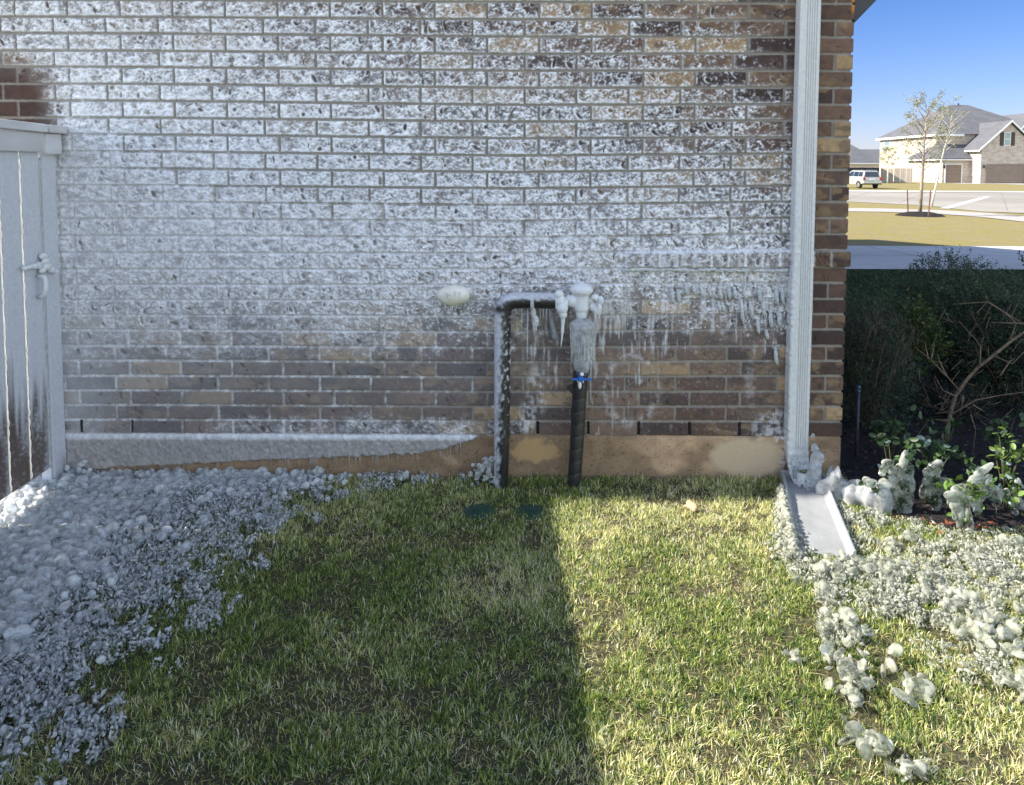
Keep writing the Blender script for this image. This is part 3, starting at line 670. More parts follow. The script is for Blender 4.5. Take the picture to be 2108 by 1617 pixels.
# ================================================================== DOWNSPOUT
ds = empty('downspout', (P(1645, 960).x, 0, 0), 'white ribbed metal downspout at the wall corner, iced along its lower half', 'downspout')
def spout_mesh():
    # rectangular section, ribbed front; follows the measured slight lean
    w_, d_ = .099, .072
    prof = []
    nf = 90
    for i in range(nf+1):
        t_ = i/nf; x = -w_/2+t_*w_; rib = 0
        if .30 < t_ < .86: rib = .0062*(.5-.5*math.cos((t_-.30)/.56*2*math.pi*5))**2.5
        cy = -d_ + rib + (.006*max(0, 1-t_/.08)**2 if t_ < .08 else 0) + (.006*max(0, 1-(1-t_)/.08)**2 if t_ > .92 else 0)
        prof.append((x, cy, 0))
    nb = 8
    for i in range(1, nb): prof.append((w_/2, -d_+.006+(d_-.006)*i/nb, 1))
    for i in range(1, nb): prof.append((w_/2-w_*i/nb, -.003, 2))
    for i in range(1, nb): prof.append((-w_/2, -(d_-.006)*i/nb, 3))
    prof = np.array(prof)
    top_ = P(1669, -30, -.07); bot = P(1646, 912, -.07)
    N = 330; pth = []
    for i in range(N+1):
        t_ = i/N; pth.append((top_.x+(bot.x-top_.x)*t_, 0.0, top_.z+(bot.z-top_.z)*t_, 0.0))
    # elbow: bends out towards the lawn
    zb = bot.z; ang = 0; x, y, z = bot.x, 0, zb
    for i in range(26):
        ang = min(ang+math.radians(3.4), math.radians(62)); st_ = .0062
        y -= math.sin(ang)*st_; z -= math.cos(ang)*st_; x += .0004; pth.append((x, y, z, ang))
    V = []; C = []; I = []
    for k, (cx, cy, czz, an) in enumerate(pth):
        ca, sa = math.cos(an), math.sin(an)
        crimp = .0022*math.sin(k*1.6) if an > .02 else 0
        yy = prof[:, 1]; xx = prof[:, 0]*(1+crimp*6)
        V.append(np.stack([cx+xx, cy+yy*ca-crimp, czz+yy*(sa)], -1))
    V = np.array(V); K, n = V.shape[:2]
    zz = V[..., 2]; xx = V[..., 0]-np.array([p[0] for p in pth])[:, None]
    a1 = sstep(1.9, 1.2, zz)
    pe, pi_ = voronoi(xx/.012+7, zz/.014, 5); nb_ = fbm(xx*60, zz*8, 9, 3); nf_ = fbm(xx*90+3, zz*90, 19, 3)
    ice = np.clip(a1*.25+.55*sstep(.62, .8, np.clip(1-pe, 0, 1)*.6+pi_*.45)*a1+sstep(.56, .7, nb_)*.15*a1, 0, 1)
    leftice = sstep(-.03, -.05, xx)*sstep(1.2, .95, zz)*sstep(.35, .5, nf_+.1)
    ice = np.maximum(ice, leftice)
    V[..., 1] -= ice*.0025*(.5+nf_); V[..., 0] -= leftice*.007*(.3+nf_)
    base = np.array((.57, .57, .555))[None, None]*(.97+.06*nb_[..., None])
    C = base*(1-ice[..., None])+np.array((.60, .62, .62))*ice[..., None]
    idx = np.arange(K*n).reshape(K, n); j = np.roll(idx, -1, axis=1)
    Fq = np.stack([idx[:-1], j[:-1], j[1:], idx[1:]], -1).reshape(-1, 4)
    return V.reshape(-1, 3), Fq, C.reshape(-1, 3), ice.ravel(), pth[-1]
V, Fq, C, I, endp = spout_mesh()
mesh_np('spout_pipe', V, Fq, M['spout'], ds, col=C, smooth=True, attrs={'ice': I})
# ice: crust on the left edge, tongue pouring from the mouth
bm = BM()
for i in range(150):
    t_ = random.random(); v_ = 560+t_*370; c = P(1627-3*t_+(8*(1-t_) if v_ < 640 else 0), v_, -.03)
    s_ = .003+.006*math.exp(-((v_-690)/70)**2)+.002*random.random()
    ellipsoid(bm, c+Vector((-.002, random.uniform(-.03, .02), 0)), (s_, s_, s_*random.uniform(1, 2.6)), sub=1)
o = build('ice_crust', bm, M['frostice'], ds, smooth=True); remesh(o, .003, 2)
bm = BM()
m0 = Vector((endp[0], endp[1]-.05, endp[2]-.0))
tongue = [(P(1676, 895, -.10), .010), (P(1680, 920, -.12), .022), (P(1686, 945, -.15), .034), (P(1684, 962, -.17), .040), (P(1680, 985, -.18), .036), (P(1672, 1003, -.19), .026), (P(1662, 1018, -.20), .014)]
for c, r in tongue:
    for q in range(5): ellipsoid(bm, c+Vector((random.uniform(-.4, .4)*r, random.uniform(-.3, .5)*r, random.uniform(-.5, .5)*r)), (r*.75, r*.7, r*.9), sub=2)
for q in range(18):
    c = P(random.uniform(1645, 1690), random.uniform(968, 985), -.18); icicle(bm, c, random.uniform(.05, .09), random.uniform(.006, .011), 6)
for q in range(30):
    c = P(random.uniform(1634, 1648), random.uniform(940, 1000), -.10); ellipsoid(bm, c, (.008, .01, .014), sub=1)
o = build('ice_tongue', bm, M['ice'], ds, smooth=True); fuse(o, .0034, .005, 3, .02); o['label'] = 'lump of clear ice frozen over the downspout mouth'
bm = BM(); c = P(1657, 968, -.155); ellipsoid(bm, c, (.020, .006, .011), sub=2); build('outlet_opening', bm, mat_noise('old_green', (.07, .085, .05), (.16, .18, .11), 90, .6, .3), ds, smooth=True)

# ================================================================== SPLASH BLOCK
sb0 = Vector((1.455, -.085, .028)); fwd = Vector((-.187, -.70, 0)).normalized(); sd = Vector((-fwd.y, fwd.x, 0))   # sd points right
spl = empty('splash_block', (sb0.x, sb0.y, 0), 'light grey trough-shaped splash block on the grass under the downspout', 'splash block')
def sbp(s_, t_, z):   # s along length, t sideways
    p = sb0+fwd*s_+sd*t_; return (p.x, p.y, z)
bm = BM(); N = 14; rings = []
for i in range(N+1):
    s_ = .70*i/N; wd = .105+.018*i/N; hh = .062-.018*i/N; fl = .030-.012*i/N
    t_ = [(-wd, 0), (-wd+.006, hh), (-wd+.016, hh), (-wd+.030, fl+.004), (-wd+.036, fl), (0, fl-.002), (wd-.036, fl), (wd-.030, fl+.004), (wd-.022, fl+.010), (wd-.016, hh), (wd-.006, hh), (wd, 0)]
    rings.append([bm.verts.new(sbp(s_, a, b)) for a, b in t_])
for i in range(N):
    for k in range(11): bm.faces.new([rings[i][k], rings[i+1][k], rings[i+1][k+1], rings[i][k+1]])
bm.faces.new(rings[-1]); bm.faces.new(rings[0][::-1])
o = build('trough', bm, M['trough'], spl, smooth=False, bevel=.003)
bm = BM(); vs = [sbp(-.012, -.105, 0), sbp(-.012, .105, 0), sbp(-.012, .105, .066), sbp(-.012, -.105, .066)]
prism(bm, vs, fwd*.014); build('back_lip', bm, M['trough'], spl, bevel=.003)
def later_crust():
    n = 2600; s_ = rng.uniform(.16, .78, n); t_ = rng.normal(-.118-.02*(s_-.2), .010+.022*np.clip(s_-.2, 0, 1)/.5)
    sz = .003+.010*rng.random(n)**2; zc = rng.uniform(.006, .030, n)+.034*np.exp(-((t_+.118)/.016)**2)
    C_ = np.stack([sb0.x+fwd.x*s_+sd.x*t_, sb0.y+fwd.y*s_+sd.y*t_, zc], -1)
    V, Fc = blobs(C_, np.stack([sz, sz*rng.uniform(.6, 1, n), sz*rng.uniform(.5, 1.3, n)], -1), T1, 2.0, .6)
    o = mesh_np('ice_crust', V, Fc, M['sunice'], spl, smooth=False); o['kind'] = 'stuff'; o['label'] = 'jagged ice along the left rim of the trough'

# ================================================================== BACKFLOW PREVENTER (pipes by the wall)
bf = empty('backflow_preventer', (.15, -.1, 0), 'ice-covered pipe assembly with two black-wrapped risers and white valve by the wall', 'pipe assembly')
YP = -.10
def pipe_np(name, pts, rads, frostf, parent, n=40, label=None, spiral=0):
    pts = [Vector(p) for p in pts]
    # resample
    seg = [0];
    for a, b in zip(pts[:-1], pts[1:]): seg.append(seg[-1]+(b-a).length)
    T = np.arange(0, seg[-1], .0042); PP = np.array([[np.interp(t_, seg, [p[k] for p in pts]) for k in range(3)] for t_ in T]); R = np.interp(T, seg, rads)
    tg = np.gradient(PP, axis=0); tg /= np.linalg.norm(tg, axis=1)[:, None]
    by = np.array([0, 1., 0]); a_ = np.cross(tg, by); a_ /= np.linalg.norm(a_, axis=1)[:, None]; b_ = np.cross(a_, tg)
    th = np.linspace(0, 2*np.pi, n, endpoint=False)
    nrm = a_[:, None]*np.cos(th)[None, :, None]+b_[:, None]*np.sin(th)[None, :, None]
    S, TH = np.meshgrid(T, th, indexing='ij')
    f = frostf(nrm, S, TH, PP)
    nn = fbm(S*120, TH*6, 3, 3); sp = 0
    if spiral: sp = ((S/spiral+TH/(2*np.pi)) % 1.0)
    rr = R[:, None]+f*.004*(.4+nn)+ (sp*.0016 if spiral else 0)
    V = PP[:, None]+nrm*rr[..., None]
    blk = np.array((.016, .016, .018))*(.7+.8*nn[..., None])*(1+(sp[..., None]*1.0 if spiral else 0))
    C = blk*(1-f[..., None])+np.array((.62, .64, .69))*(.7+.5*nn[..., None])*f[..., None]
    K = len(T); idx = np.arange(K*n).reshape(K, n); j = np.roll(idx, -1, 1)
    Fq = np.stack([idx[:-1], j[:-1], j[1:], idx[1:]], -1).reshape(-1, 4)
    o = mesh_np(name, V.reshape(-1, 3), Fq, M['pipe'], parent, col=C.reshape(-1, 3), smooth=True, attrs={'ice': np.clip(f.ravel()*.6+.3, 0, 1)})
    if label: o['label'] = label
    return o
def ff1(nrm, S, TH, PP):
    z = PP[:, None, 2]; x = nrm[..., 0]
    sp = fbm(S*55, TH*3.5+S*30, 8, 3)
    side = -x + .75*(sp-.5)*2
    hz_ = sstep(P(1036, 990).z, P(1036, 640).z, z)
    f = sstep(.05-.5*hz_, .95-.4*hz_, side)*.9
    f = np.maximum(f, .8*sstep(.62, .72, sp)*(x > -.2)*sstep(.1, .6, hz_))
    # the horizontal run: frost on top, dark sides
    hor = sstep(P(1036, 645).z, P(1036, 630).z, z)
    f = f*(1-hor)+hor*sstep(.25, .75, nrm[..., 2]+.7*(sp-.5)+.15)*.8
    return f
r1 = .0385
pp = [P(1034, 1012, YP), P(1036, 900, YP), P(1036, 700, YP), P(1036, 650, YP), P(1038.5, 634, YP), P(1047, 624, YP), P(1060, 619.5, YP), P(1090, 619, YP), P(1144, 620, YP)]
pipe_np('insulated_pipe', pp, [r1*.8, r1*.95, r1, r1, r1, r1, r1, r1*.95, r1*.95], ff1, bf, label='black foam-covered riser and cross pipe, furred with frost on its left side')
def ff2(nrm, S, TH, PP):
    z = PP[:, None, 2]; return sstep(P(0, 765, YP).z, P(0, 745, YP).z, z+0*nrm[..., 0])*sstep(.38, .5, fbm(S*40, TH*3, 12, 3)+.1*np.abs(nrm[..., 0]))*.7
pp2 = [P(1184, 1004, YP), P(1190, 900, YP), P(1195, 800, YP), P(1197, 768, YP), P(1199, 752, YP), P(1203, 690, YP), P(1204, 668, YP)]
pipe_np('wrapped_pipe', pp2, [.032, .0335, .035, .0375, .018, .017, .017], ff2, bf, label='black tape-wrapped riser under the valve', spiral=.062)
bm = BM(); lathe(bm, P(1196, 778.5, YP-.036), [(.012, -.004), (.0145, 0), (.0145, .014), (.011, .022)], 16, 'Y')
box(bm, *(sorted((P(1177, 779, YP).x, P(1217, 779, YP).x))), YP-.056, YP-.047, P(0, 780.5, YP).z, P(0, 776.5, YP).z)
build('valve_handle', bm, M['blue'], bf, smooth=False, bevel=.002)
bm = BM(); lathe(bm, P(1196, 783, YP-.026), [(.016, -.01), (.018, 0), (.016, .010)], 16, 'Y'); ellipsoid(bm, P(1195, 792, YP-.034), (.009, .008, .022)); ellipsoid(bm, P(1199, 771, YP-.03), (.012, .010, .012))
build('ball_valve', bm, M['white'], bf, smooth=True)
bm = BM(); prism(bm, [P(1182, 790, YP-.02), P(1180, 812, YP-.02), P(1168, 800, YP-.03), P(1164, 810, YP-.035), P(1170, 795, YP-.03)], (0, .006, 0)); build('tape_flap', bm, M['black'], bf)
def FR(bm, u_, v_, rx, rz, ry=None, y=YP, sub=2, rot=0):
    ellipsoid(bm, P(u_, v_, y), (rx/430, (ry if ry else min(rx, rz))/430, rz/430), Matrix.Rotation(rot, 3, 'Y'), sub)
# vacuum breaker body
bm = BM(); c = P(1200, 0, YP).x
def zz(v_): return P(1200, v_, YP).z
lathe(bm, (c, YP, 0), [(.002, zz(579)), (.010, zz(580)), (.014, zz(582)), (.030, zz(584)), (.050, zz(588)), (.0575, zz(594)), (.056, zz(600)), (.046, zz(605)), (.039, zz(608)), (.037, zz(615)), (.037, zz(632)), (.034, zz(638)), (.028, zz(641)), (.028, zz(646)), (.026, zz(652)), (.02, zz(656))], 28)
FR(bm, 1180, 620, 11, 14, 12); FR(bm, 1171, 615, 6, 10, 10)
o = build('vacuum_breaker', bm, M['snow'], bf, smooth=True); remesh(o, .003, 2); o['label'] = 'white frosted valve bonnet with round cap'
bm = BM(); FR(bm, 1152, 606, 10, 9, 9, YP-.02); FR(bm, 1154, 620, 12, 18, 14, YP-.01); FR(bm, 1158, 634, 13, 14, 12, YP-.02); FR(bm, 1143, 620, 4, 17, 16); FR(bm, 1166, 622, 8, 12, 10)
FR(bm, 1160, 647, 9, 10, 9, YP-.02); icicle(bm, P(1160, 650, YP-.02), 72/430, .012)
o = build('shutoff_valve', bm, M['snow'], bf, smooth=True); remesh(o, .003, 2)
bm = BM(); FR(bm, 1226, 612, 9, 8, 8, YP-.02); FR(bm, 1238, 618, 6, 10, 7, YP-.03); FR(bm, 1222, 632, 10, 10, 9); FR(bm, 1232, 640, 8, 9, 7, YP-.02); FR(bm, 1235, 632, 5, 12, 5, YP-.03); icicle(bm, P(1226, 642, YP-.02), 22/430, .007); icicle(bm, P(1235, 644, YP-.02), 16/430, .006); FR(bm, 1216, 618, 8, 7, 7)
o = build('test_cock', bm, M['snow'], bf, smooth=True); remesh(o, .0028, 2)
bm = BM()
lathe(bm, (P(1202, 0, YP).x, YP, 0), [(.018, zz(652)), (.040, zz(658)), (.060, zz(664)), (.066, zz(672)), (.060, zz(680)), (.050, zz(690)), (.045, zz(710)), (.043, zz(735)), (.038, zz(758)), (.028, zz(768))], 26)
for k in range(16):
    a = k/16*2*math.pi; ic = Vector((P(1202, 0, YP).x+.054*math.cos(a), YP+.050*math.sin(a), zz(676))); icicle(bm, ic, random.uniform(.05, .22), random.uniform(.007, .012), 7, .03)
o = build('ice_bell', bm, M['ice'], bf, smooth=True); remesh(o, .004, 2); o['label'] = 'bell of clear ice round the riser below the valve'
for (a, b, L_, r_) in [(1087, 636, 114, .0048), (1075, 636, 40, .004), (1101, 660, 34, .009), (1113, 636, 24, .004), (1119, 636, 26, .004), (1126, 636, 30, .005), (1133, 636, 24, .004), (1218, 740, 100, .0035), (1222, 690, 45, .004)]:
    bm = BM(); icicle(bm, P(a, b, YP-.005), L_/430, r_, 8, .03); build('icicle', bm, M['frostice'] if L_ > 30 else M['ice'], bf, smooth=True)
bm = BM(); FR(bm, 1096, 625, 5, 17, 14, YP-.02); FR(bm, 1099, 645, 6, 12, 6, YP-.025); FR(bm, 1103, 662, 8, 14, 7, YP-.02); FR(bm, 1102, 676, 5, 10, 5, YP-.02)
o = build('ice_clump', bm, M['frostice'], bf, smooth=True); remesh(o, .003, 2)
bm = BM(); tube(bm, [P(1133, 640, YP+.03), P(1137, 665, YP+.03), P(1142, 690, YP+.03), P(1145, 700, YP+.03)], [.011, .013, .018, .020], 10); build('drain_stub', bm, mat_noise('grey_pipe', (.2, .21, .22), (.3, .31, .33), 60, .4, .2), bf, smooth=True)
# ice crust at the foot of the left riser
bm = BM()
for i in range(90):
    t_ = random.random(); c = P(random.gauss(995, 17)+14*t_, 1003-58*t_, random.uniform(-.12, -.03)); r = random.uniform(.006, .016); ellipsoid(bm, c, (r, r, r*1.2), sub=1)
o = build('ice_crust', bm, M['ice'], bf, smooth=True); remesh(o, .004, 1)

# covered hose tap
fc = empty('faucet_cover', P(935, 610, 0), 'oval cream iced-over faucet cover on the frosted brick wall', 'faucet cover')
bm = BM(); c = P(935, 609, -.035); ellipsoid(bm, c, (.083, .050, .052), Matrix.Rotation(-.06, 3, 'Y'), 4)
for v in bm.verts: v.co += (v.co-c)*.05*math.sin(v.co.x*60)*math.cos(v.co.z*50)
build('cover_shell', bm, mat_noise('cream_ice', (.66, .62, .50), (.80, .78, .70), 14, .3, .2, spec=.6), fc, smooth=True)
bm = BM(); 
for (a, b, L_, r_) in [(917, 628, 12, .006), (931, 630, 15, .009), (940, 630, 11, .006)]: icicle(bm, P(a, b, -.05), L_/430, r_)
build('ice_drip', bm, M['frostice'], fc, smooth=True)
bm = BM()
for k, (a, b) in enumerate([(917, 608), (925, 612), (937, 606), (946, 609)]):
    q = P(a, b, -.086); prism(bm, [q+Vector((-.004, 0, -.012)), q+Vector((.004, 0, -.012)), q+Vector((.006, 0, .013)), q+Vector((-.002, 0, .015))], (0, .006, 0))
build('print_mark', bm, mat_noise('faded_grey', (.55, .55, .56), (.72, .71, .66), 80, .4, .1), fc)

# ================================================================== FENCE and GATE (run towards the camera at the left)
FX = -2.205
def fence_board(name, y0, y1, z0, z1, x0, x1, parent, seed, dark=0):
    """one sawn board as a fine grid so the frost can thin out downwards"""
    nz_, ny_ = int((z1-z0)/.008), max(6, int((y1-y0)/.008))
    Z_, Y_ = np.meshgrid(np.linspace(z0, z1, nz_), np.linspace(y0, y1, ny_), indexing='ij')
    g1 = fbm(Y_*60+seed, Z_*2.5, seed, 4); g2 = fbm(Y_*90, Z_*90, seed+5, 3); g3 = fbm(Y_*6+seed, Z_*2.2, seed+9, 3)
    dn_ = .38-.55*dark
    f = sstep(.30, .62, (Z_-dn_)/.9+.5*(g1-.5)+.3*(g3-.5)+.18)
    f = np.clip(np.maximum(f, .55*sstep(.52, .66, g3+.2*(g2-.5))*(1-dark) + .2*sstep(.6, .7, g2)), 0, .96)
    wood = np.array((.12, .090, .078))*(.6+.8*g1[..., None])
    C = wood*(1-f[..., None])+np.array((.60, .62, .66))*(.90+.20*g2[..., None])*f[..., None]
    xo = x1+.0015*g1+.002*f*g2
    edge_ = np.minimum(Y_-y0, y1-Y_); xo = xo-.004*sstep(.005, 0, edge_)
    Vf = np.stack([xo, Y_, Z_], -1).reshape(-1, 3); n = nz_*ny_
    i_ = np.arange(n).reshape(nz_, ny_)
    Fq = np.stack([i_[:-1, :-1], i_[1:, :-1], i_[1:, 1:], i_[:-1, 1:]], -1).reshape(-1, 4)[:, ::-1]
    bdr = np.concatenate([i_[0, :], i_[1:, -1], i_[-1, -2::-1], i_[-2:0:-1, 0]])
    Vb = Vf[bdr].copy(); Vb[:, 0] = x0; bb = n+np.arange(len(bdr)); nx_ = np.roll(np.arange(len(bdr)), -1)
    Fs = np.stack([bdr, bdr[nx_], bb[nx_], bb], -1)
    Cs = C.reshape(-1, 3); Cb = Cs[bdr]
    c4 = np.array([[x0, y0, z0], [x0, y1, z0], [x0, y1, z1], [x0, y0, z1]], float); m0_ = n+len(bdr)
    V = np.vstack([Vf, Vb, c4]); F4 = np.array([[m0_, m0_+1, m0_+2, m0_+3]])
    return mesh_np(name, V, np.vstack([Fq, Fs, F4]), M['wood'], parent, col=np.vstack([Cs, Cb, Cs[:4]*0+.3]), smooth=True, attrs={'ice': np.concatenate([f.ravel()*.6+.35, np.full(len(bdr)+4, .5)])})
yw = -.03
y_post = PXp(95, 700, FX).y; y_s1 = PXp(55, 700, FX).y; y_s2 = PXp(11, 700, FX).y
ztop = PXp(110, 268, FX).z; zrail = PXp(110, 324, FX).z
fp = empty('fence_post', (FX, -.15, 0), 'frost-white fence post section with cap, between the gate and the brick wall', 'fence post')
pw = y_post; 
o = fence_board('post_board', y_post+.012, yw, -.02, zrail, FX-.05, FX, fp, 3, dark=1.1); 
bm = BM(); box(bm, FX-.045, FX-.006, y_post+.030, y_post+.06, .0, zrail-.01); 
o = build('edge_strip', bm, M['frostice'], fp, bevel=.003)
bm = BM(); box(bm, FX-.05, FX+.030, y_post+.016, yw+.004, zrail+.004, ztop-.03); build('fascia_board', bm, M['wood'] if False else mat_noise('frosted_plank', (.55, .53, .52), (.66, .66, .68), 12, .5, .2, stretch=(1, .2, 1)), fp, bevel=.004)
bm = BM(); box(bm, FX-.09, FX+.055, y_post+.006, yw+.010, ztop-.028, ztop+.010); build('cap_board', bm, mat_noise('frosted_cap', (.50, .48, .45), (.62, .61, .62), 20, .55, .2, stretch=(1, .2, 1)), fp, bevel=.005)
# gate
gate = empty('wooden_gate', (FX, -.9, 0), 'wooden plank gate glazed with frost above and dark wet boards below, at the left edge', 'gate')
ybs = [y_post-.004]; ybs.append(y_s1); ybs.append(y_s2)
while ybs[-1] > -7.5: ybs.append(ybs[-1]-.137)
z_bot = .12
for k in range(len(ybs)-1):
    if k > 9 and ybs[k] < -1.55: break
    g_ = .0035 if k in (0, 1, 2) else .0006
    fence_board('plank', ybs[k+1]+g_, ybs[k]-g_ if k else ybs[k], z_bot, zrail+.02, FX-.018, FX+.0, gate, 20+k, dark=.25)
for k_ in (0, 1, 2):
    bm = BM(); pts_ = [(FX-.001, ybs[k_]+(.006 if k_ == 0 else 0)-.0008+.0008*math.sin(i*1.7), z_bot+i*.014) for i in range(int((zrail-z_bot)/.014))]
    tube(bm, pts_, [(.0052 if k_ else .0065)*(.55+.9*abs(math.sin(i*.9)*math.sin(i*.31+1)))*(1-.25*(i % 3 == 0)) for i in range(len(pts_))], 8); o = build('seam_ice', bm, M['seam'], gate, smooth=True); o['label'] = 'bead of ice in a plank gap, glowing where the sun comes through'
yge = ybs[k]
bm = BM(); box(bm, FX+.001, FX+.030, yge, y_post-.004, zrail+.012, ztop-.03); build('top_rail', bm, mat_noise('frosted_rail', (.50, .48, .47), (.62, .62, .64), 12, .5, .2, stretch=(1, .2, 1)), gate, bevel=.004)
bm = BM(); prism(bm, [(FX-.06, y_post-.012, ztop-.028), (FX-.06, yge, ztop-.01), (FX-.06, yge, ztop+.036), (FX-.06, y_post-.012, ztop+.010)], (.115, 0, 0)); build('gate_cap', bm, mat_noise('frosted_gate_cap', (.50, .50, .50), (.66, .66, .68), 20, .55, .2, stretch=(1, .2, 1)), gate, bevel=.005)
bm = BM()
for (a, b, rx, rz) in [(52, 557, 7, 6), (60, 555, 8, 6), (70, 553, 8, 7), (80, 551, 9, 8), (90, 532, 8, 8), (94, 542, 9, 8), (98, 552, 10, 10), (107, 560, 11, 7), (114, 563, 7, 6), (88, 562, 6, 6)]:
    p = PXp(a, b, FX+.022); ellipsoid(bm, p, (.016, rz/430*1.5, rz/430), sub=2)
o = build('gate_latch', bm, M['snow'], gate, smooth=True); remesh(o, .004, 2); o['label'] = 'snow-white iced gate latch'
bm = BM(); hp = [PXp(78, 572, FX+.01), PXp(92, 575, FX+.045), PXp(95, 585, FX+.05), PXp(95, 600, FX+.05), PXp(92, 612, FX+.045), PXp(80, 617, FX+.01)]
tube(bm, hp, .011, 10); o = build('gate_handle', bm, M['snow'], gate, smooth=True)
# fence going on behind the camera line (casts the long straight shade on the lawn)
fence = empty('plank_fence', (FX, -4.0, 0), 'plank fence running on beyond the gate, outside the left edge', 'fence')
bm = BM(); y = yge-.0008
while y > -9.5:
    box(bm, FX-.018, FX, y-.1364, y, .03, ztop-.03); y -= .137
build('fence_planks', bm, M['farwood'], fence)
bm = BM(); box(bm, FX-.09, FX+.05, -9.6, yge-.003, ztop-.02, ztop+.045); build('cap_board', bm, M['farwood'], fence)

# ================================================================== LAWN: blades of grass
def inside(poly, x, y):
    poly = np.array(poly); n = len(poly); r = np.zeros(x.shape, bool); j = n-1
    for i in range(n):
        xi, yi = poly[i]; xj, yj = poly[j]
        c = ((yi > y) != (yj > y)) & (x < (xj-xi)*(y-yi)/(yj-yi+1e-12)+xi); r ^= c; j = i
    return r
def gpoly(pts): return [(G(*p).x, G(*p).y) for p in pts]
def blades(x, y, z, L, wd, col, lean, ang=None):
    n = len(x); a = rng.uniform(0, 2*np.pi, n) if ang is None else ang; th = rng.uniform(0, 2*np.pi, n)
    dx, dy = np.cos(a)*lean, np.sin(a)*lean; ux, uy = np.cos(th), np.sin(th)
    P0 = np.stack([x, y, z], -1); up = np.array([0, 0, 1.]); U = np.stack([ux, uy, np.zeros(n)], -1)*wd[:, None]*.5
    Dn = np.stack([dx, dy, np.zeros(n)], -1)
    hz_ = L*np.clip(1-lean*.62, .12, 1)*.95
    P1 = P0+Dn*(L*.36)[:, None]+up*(hz_*.62)[:, None]
    P2 = P0+Dn*(L*.85)[:, None]+up*hz_[:, None]
    V = np.stack([P0-U, P0+U, P1+U*.9, P1-U*.9, P2], 1).reshape(-1, 3); b = np.arange(n)*5
    return V, [np.stack([b, b+1, b+2, b+3], -1), np.stack([b+3, b+2, b+4], -1)], np.repeat(col, 5, axis=0)
NB = 730000
NT = 69000
tx0 = rng.uniform(-2.2, 3.3, NT); ty0 = rng.uniform(-2.35, -.012, NT); tk = rng.integers(0, NT, NB)
ox, oy = rng.normal(0, .0075, NB), rng.normal(0, .0075, NB)
gx = tx0[tk]+ox; gy = np.minimum(ty0[tk]+oy, -.012); gang = np.arctan2(oy, ox)+rng.normal(0, .5, NB); tdry = rng.random(NT)[tk]; tlen = rng.uniform(.65, 1.3, NT)[tk]
cl = fbm(gx*9, gy*9, 101, 3); cl2 = fbm(gx*2.2, gy*2.2, 102, 3)
keep = (rng.random(NB) < (.30+1.0*sstep(.38, .58, cl))*(.55+.6*sstep(.3, .5, fbm(gx*28, gy*28, 106, 2))))
keep &= ~inside(bed, gx, gy)
fx_, fy_ = fwd.x, fwd.y
s_ = (gx-sb0.x)*fx_+(gy-sb0.y)*fy_; t_ = (gx-sb0.x)*sd.x+(gy-sb0.y)*sd.y
keep &= ~((s_ > -.02) & (s_ < .71) & (abs(t_) < .118))
for q in ((988, 1057), (1097, 1057)):
    c = G(*q); keep &= ((gx-c.x)/.064)**2+((gy-c.y)/.052)**2 > 1 - .45*rng.random(NB)
gx, gy, cl, cl2, gang, tdry, tlen = gx[keep], gy[keep], cl[keep], cl2[keep], gang[keep], tdry[keep], tlen[keep]; n = len(gx)
green1, green2, straw, pale_ = [np.array(c) for c in ((.060, .125, .040), (.33, .41, .085), (.84, .75, .36), (.93, .88, .60))]
r = rng.random(n); dry = np.clip(.15+.46*tdry**1.5+.9*(cl2-.5)+.5*(fbm(gx*5, gy*5, 104, 3)-.5), .05, .8)
col = np.where((r < dry)[:, None], np.where((rng.random(n) < .35)[:, None], pale_, straw), np.where((rng.random(n) < .5)[:, None], green1, green2))
col = np.minimum(col*rng.uniform(.75, 1.45, n)[:, None], .95)
L = rng.uniform(.013, .038, n)*(.6+.75*cl)*tlen*(1+.35*(gy > -.1)); wd = rng.uniform(.0014, .0032, n)
V, Fs, Cb = blades(gx, gy, np.zeros(n), L, wd, col, rng.uniform(.15, 1.0, n), gang)
o = mesh_np('grass', V, Fs, M['blade'], None, col=Cb, smooth=True); tag(o, 'short mixed green and straw lawn grass in front of the wall', 'grass', kind='stuff')
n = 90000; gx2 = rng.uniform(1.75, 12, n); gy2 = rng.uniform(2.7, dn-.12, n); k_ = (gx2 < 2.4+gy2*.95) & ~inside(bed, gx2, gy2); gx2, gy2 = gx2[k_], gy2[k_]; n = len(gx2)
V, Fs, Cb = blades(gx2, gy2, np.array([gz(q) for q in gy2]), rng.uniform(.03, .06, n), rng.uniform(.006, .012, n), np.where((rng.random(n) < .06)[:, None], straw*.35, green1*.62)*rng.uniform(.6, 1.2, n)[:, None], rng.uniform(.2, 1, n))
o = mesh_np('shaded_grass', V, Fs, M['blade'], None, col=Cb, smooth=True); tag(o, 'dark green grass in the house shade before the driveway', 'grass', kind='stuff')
# fallen dry thatch between the blades
n = 70000; gx = rng.uniform(-2.2, 2.9, n); gy = rng.uniform(-2.35, -.012, n); k_ = ~inside(bed, gx, gy)
s_ = (gx-sb0.x)*fx_+(gy-sb0.y)*fy_; t_ = (gx-sb0.x)*sd.x+(gy-sb0.y)*sd.y; k_ &= ~((s_ > -.02) & (s_ < .71) & (abs(t_) < .118))
gx, gy = gx[k_], gy[k_]; n = len(gx)
V, Fs, Cb = blades(gx, gy, np.full(n, .004), rng.uniform(.02, .05, n), rng.uniform(.0015, .003, n), np.where((rng.random(n) < .35)[:, None], straw*.8, np.array((.16, .125, .07)))*rng.uniform(.6, 1.2, n)[:, None], rng.uniform(.9, 1.1, n))
V[:, 2] = V[:, 2]*.5+.003
o = mesh_np('thatch', V, Fs, M['blade'], None, col=Cb); tag(o, 'dry fallen grass blades lying between the living grass', 'thatch', kind='stuff')

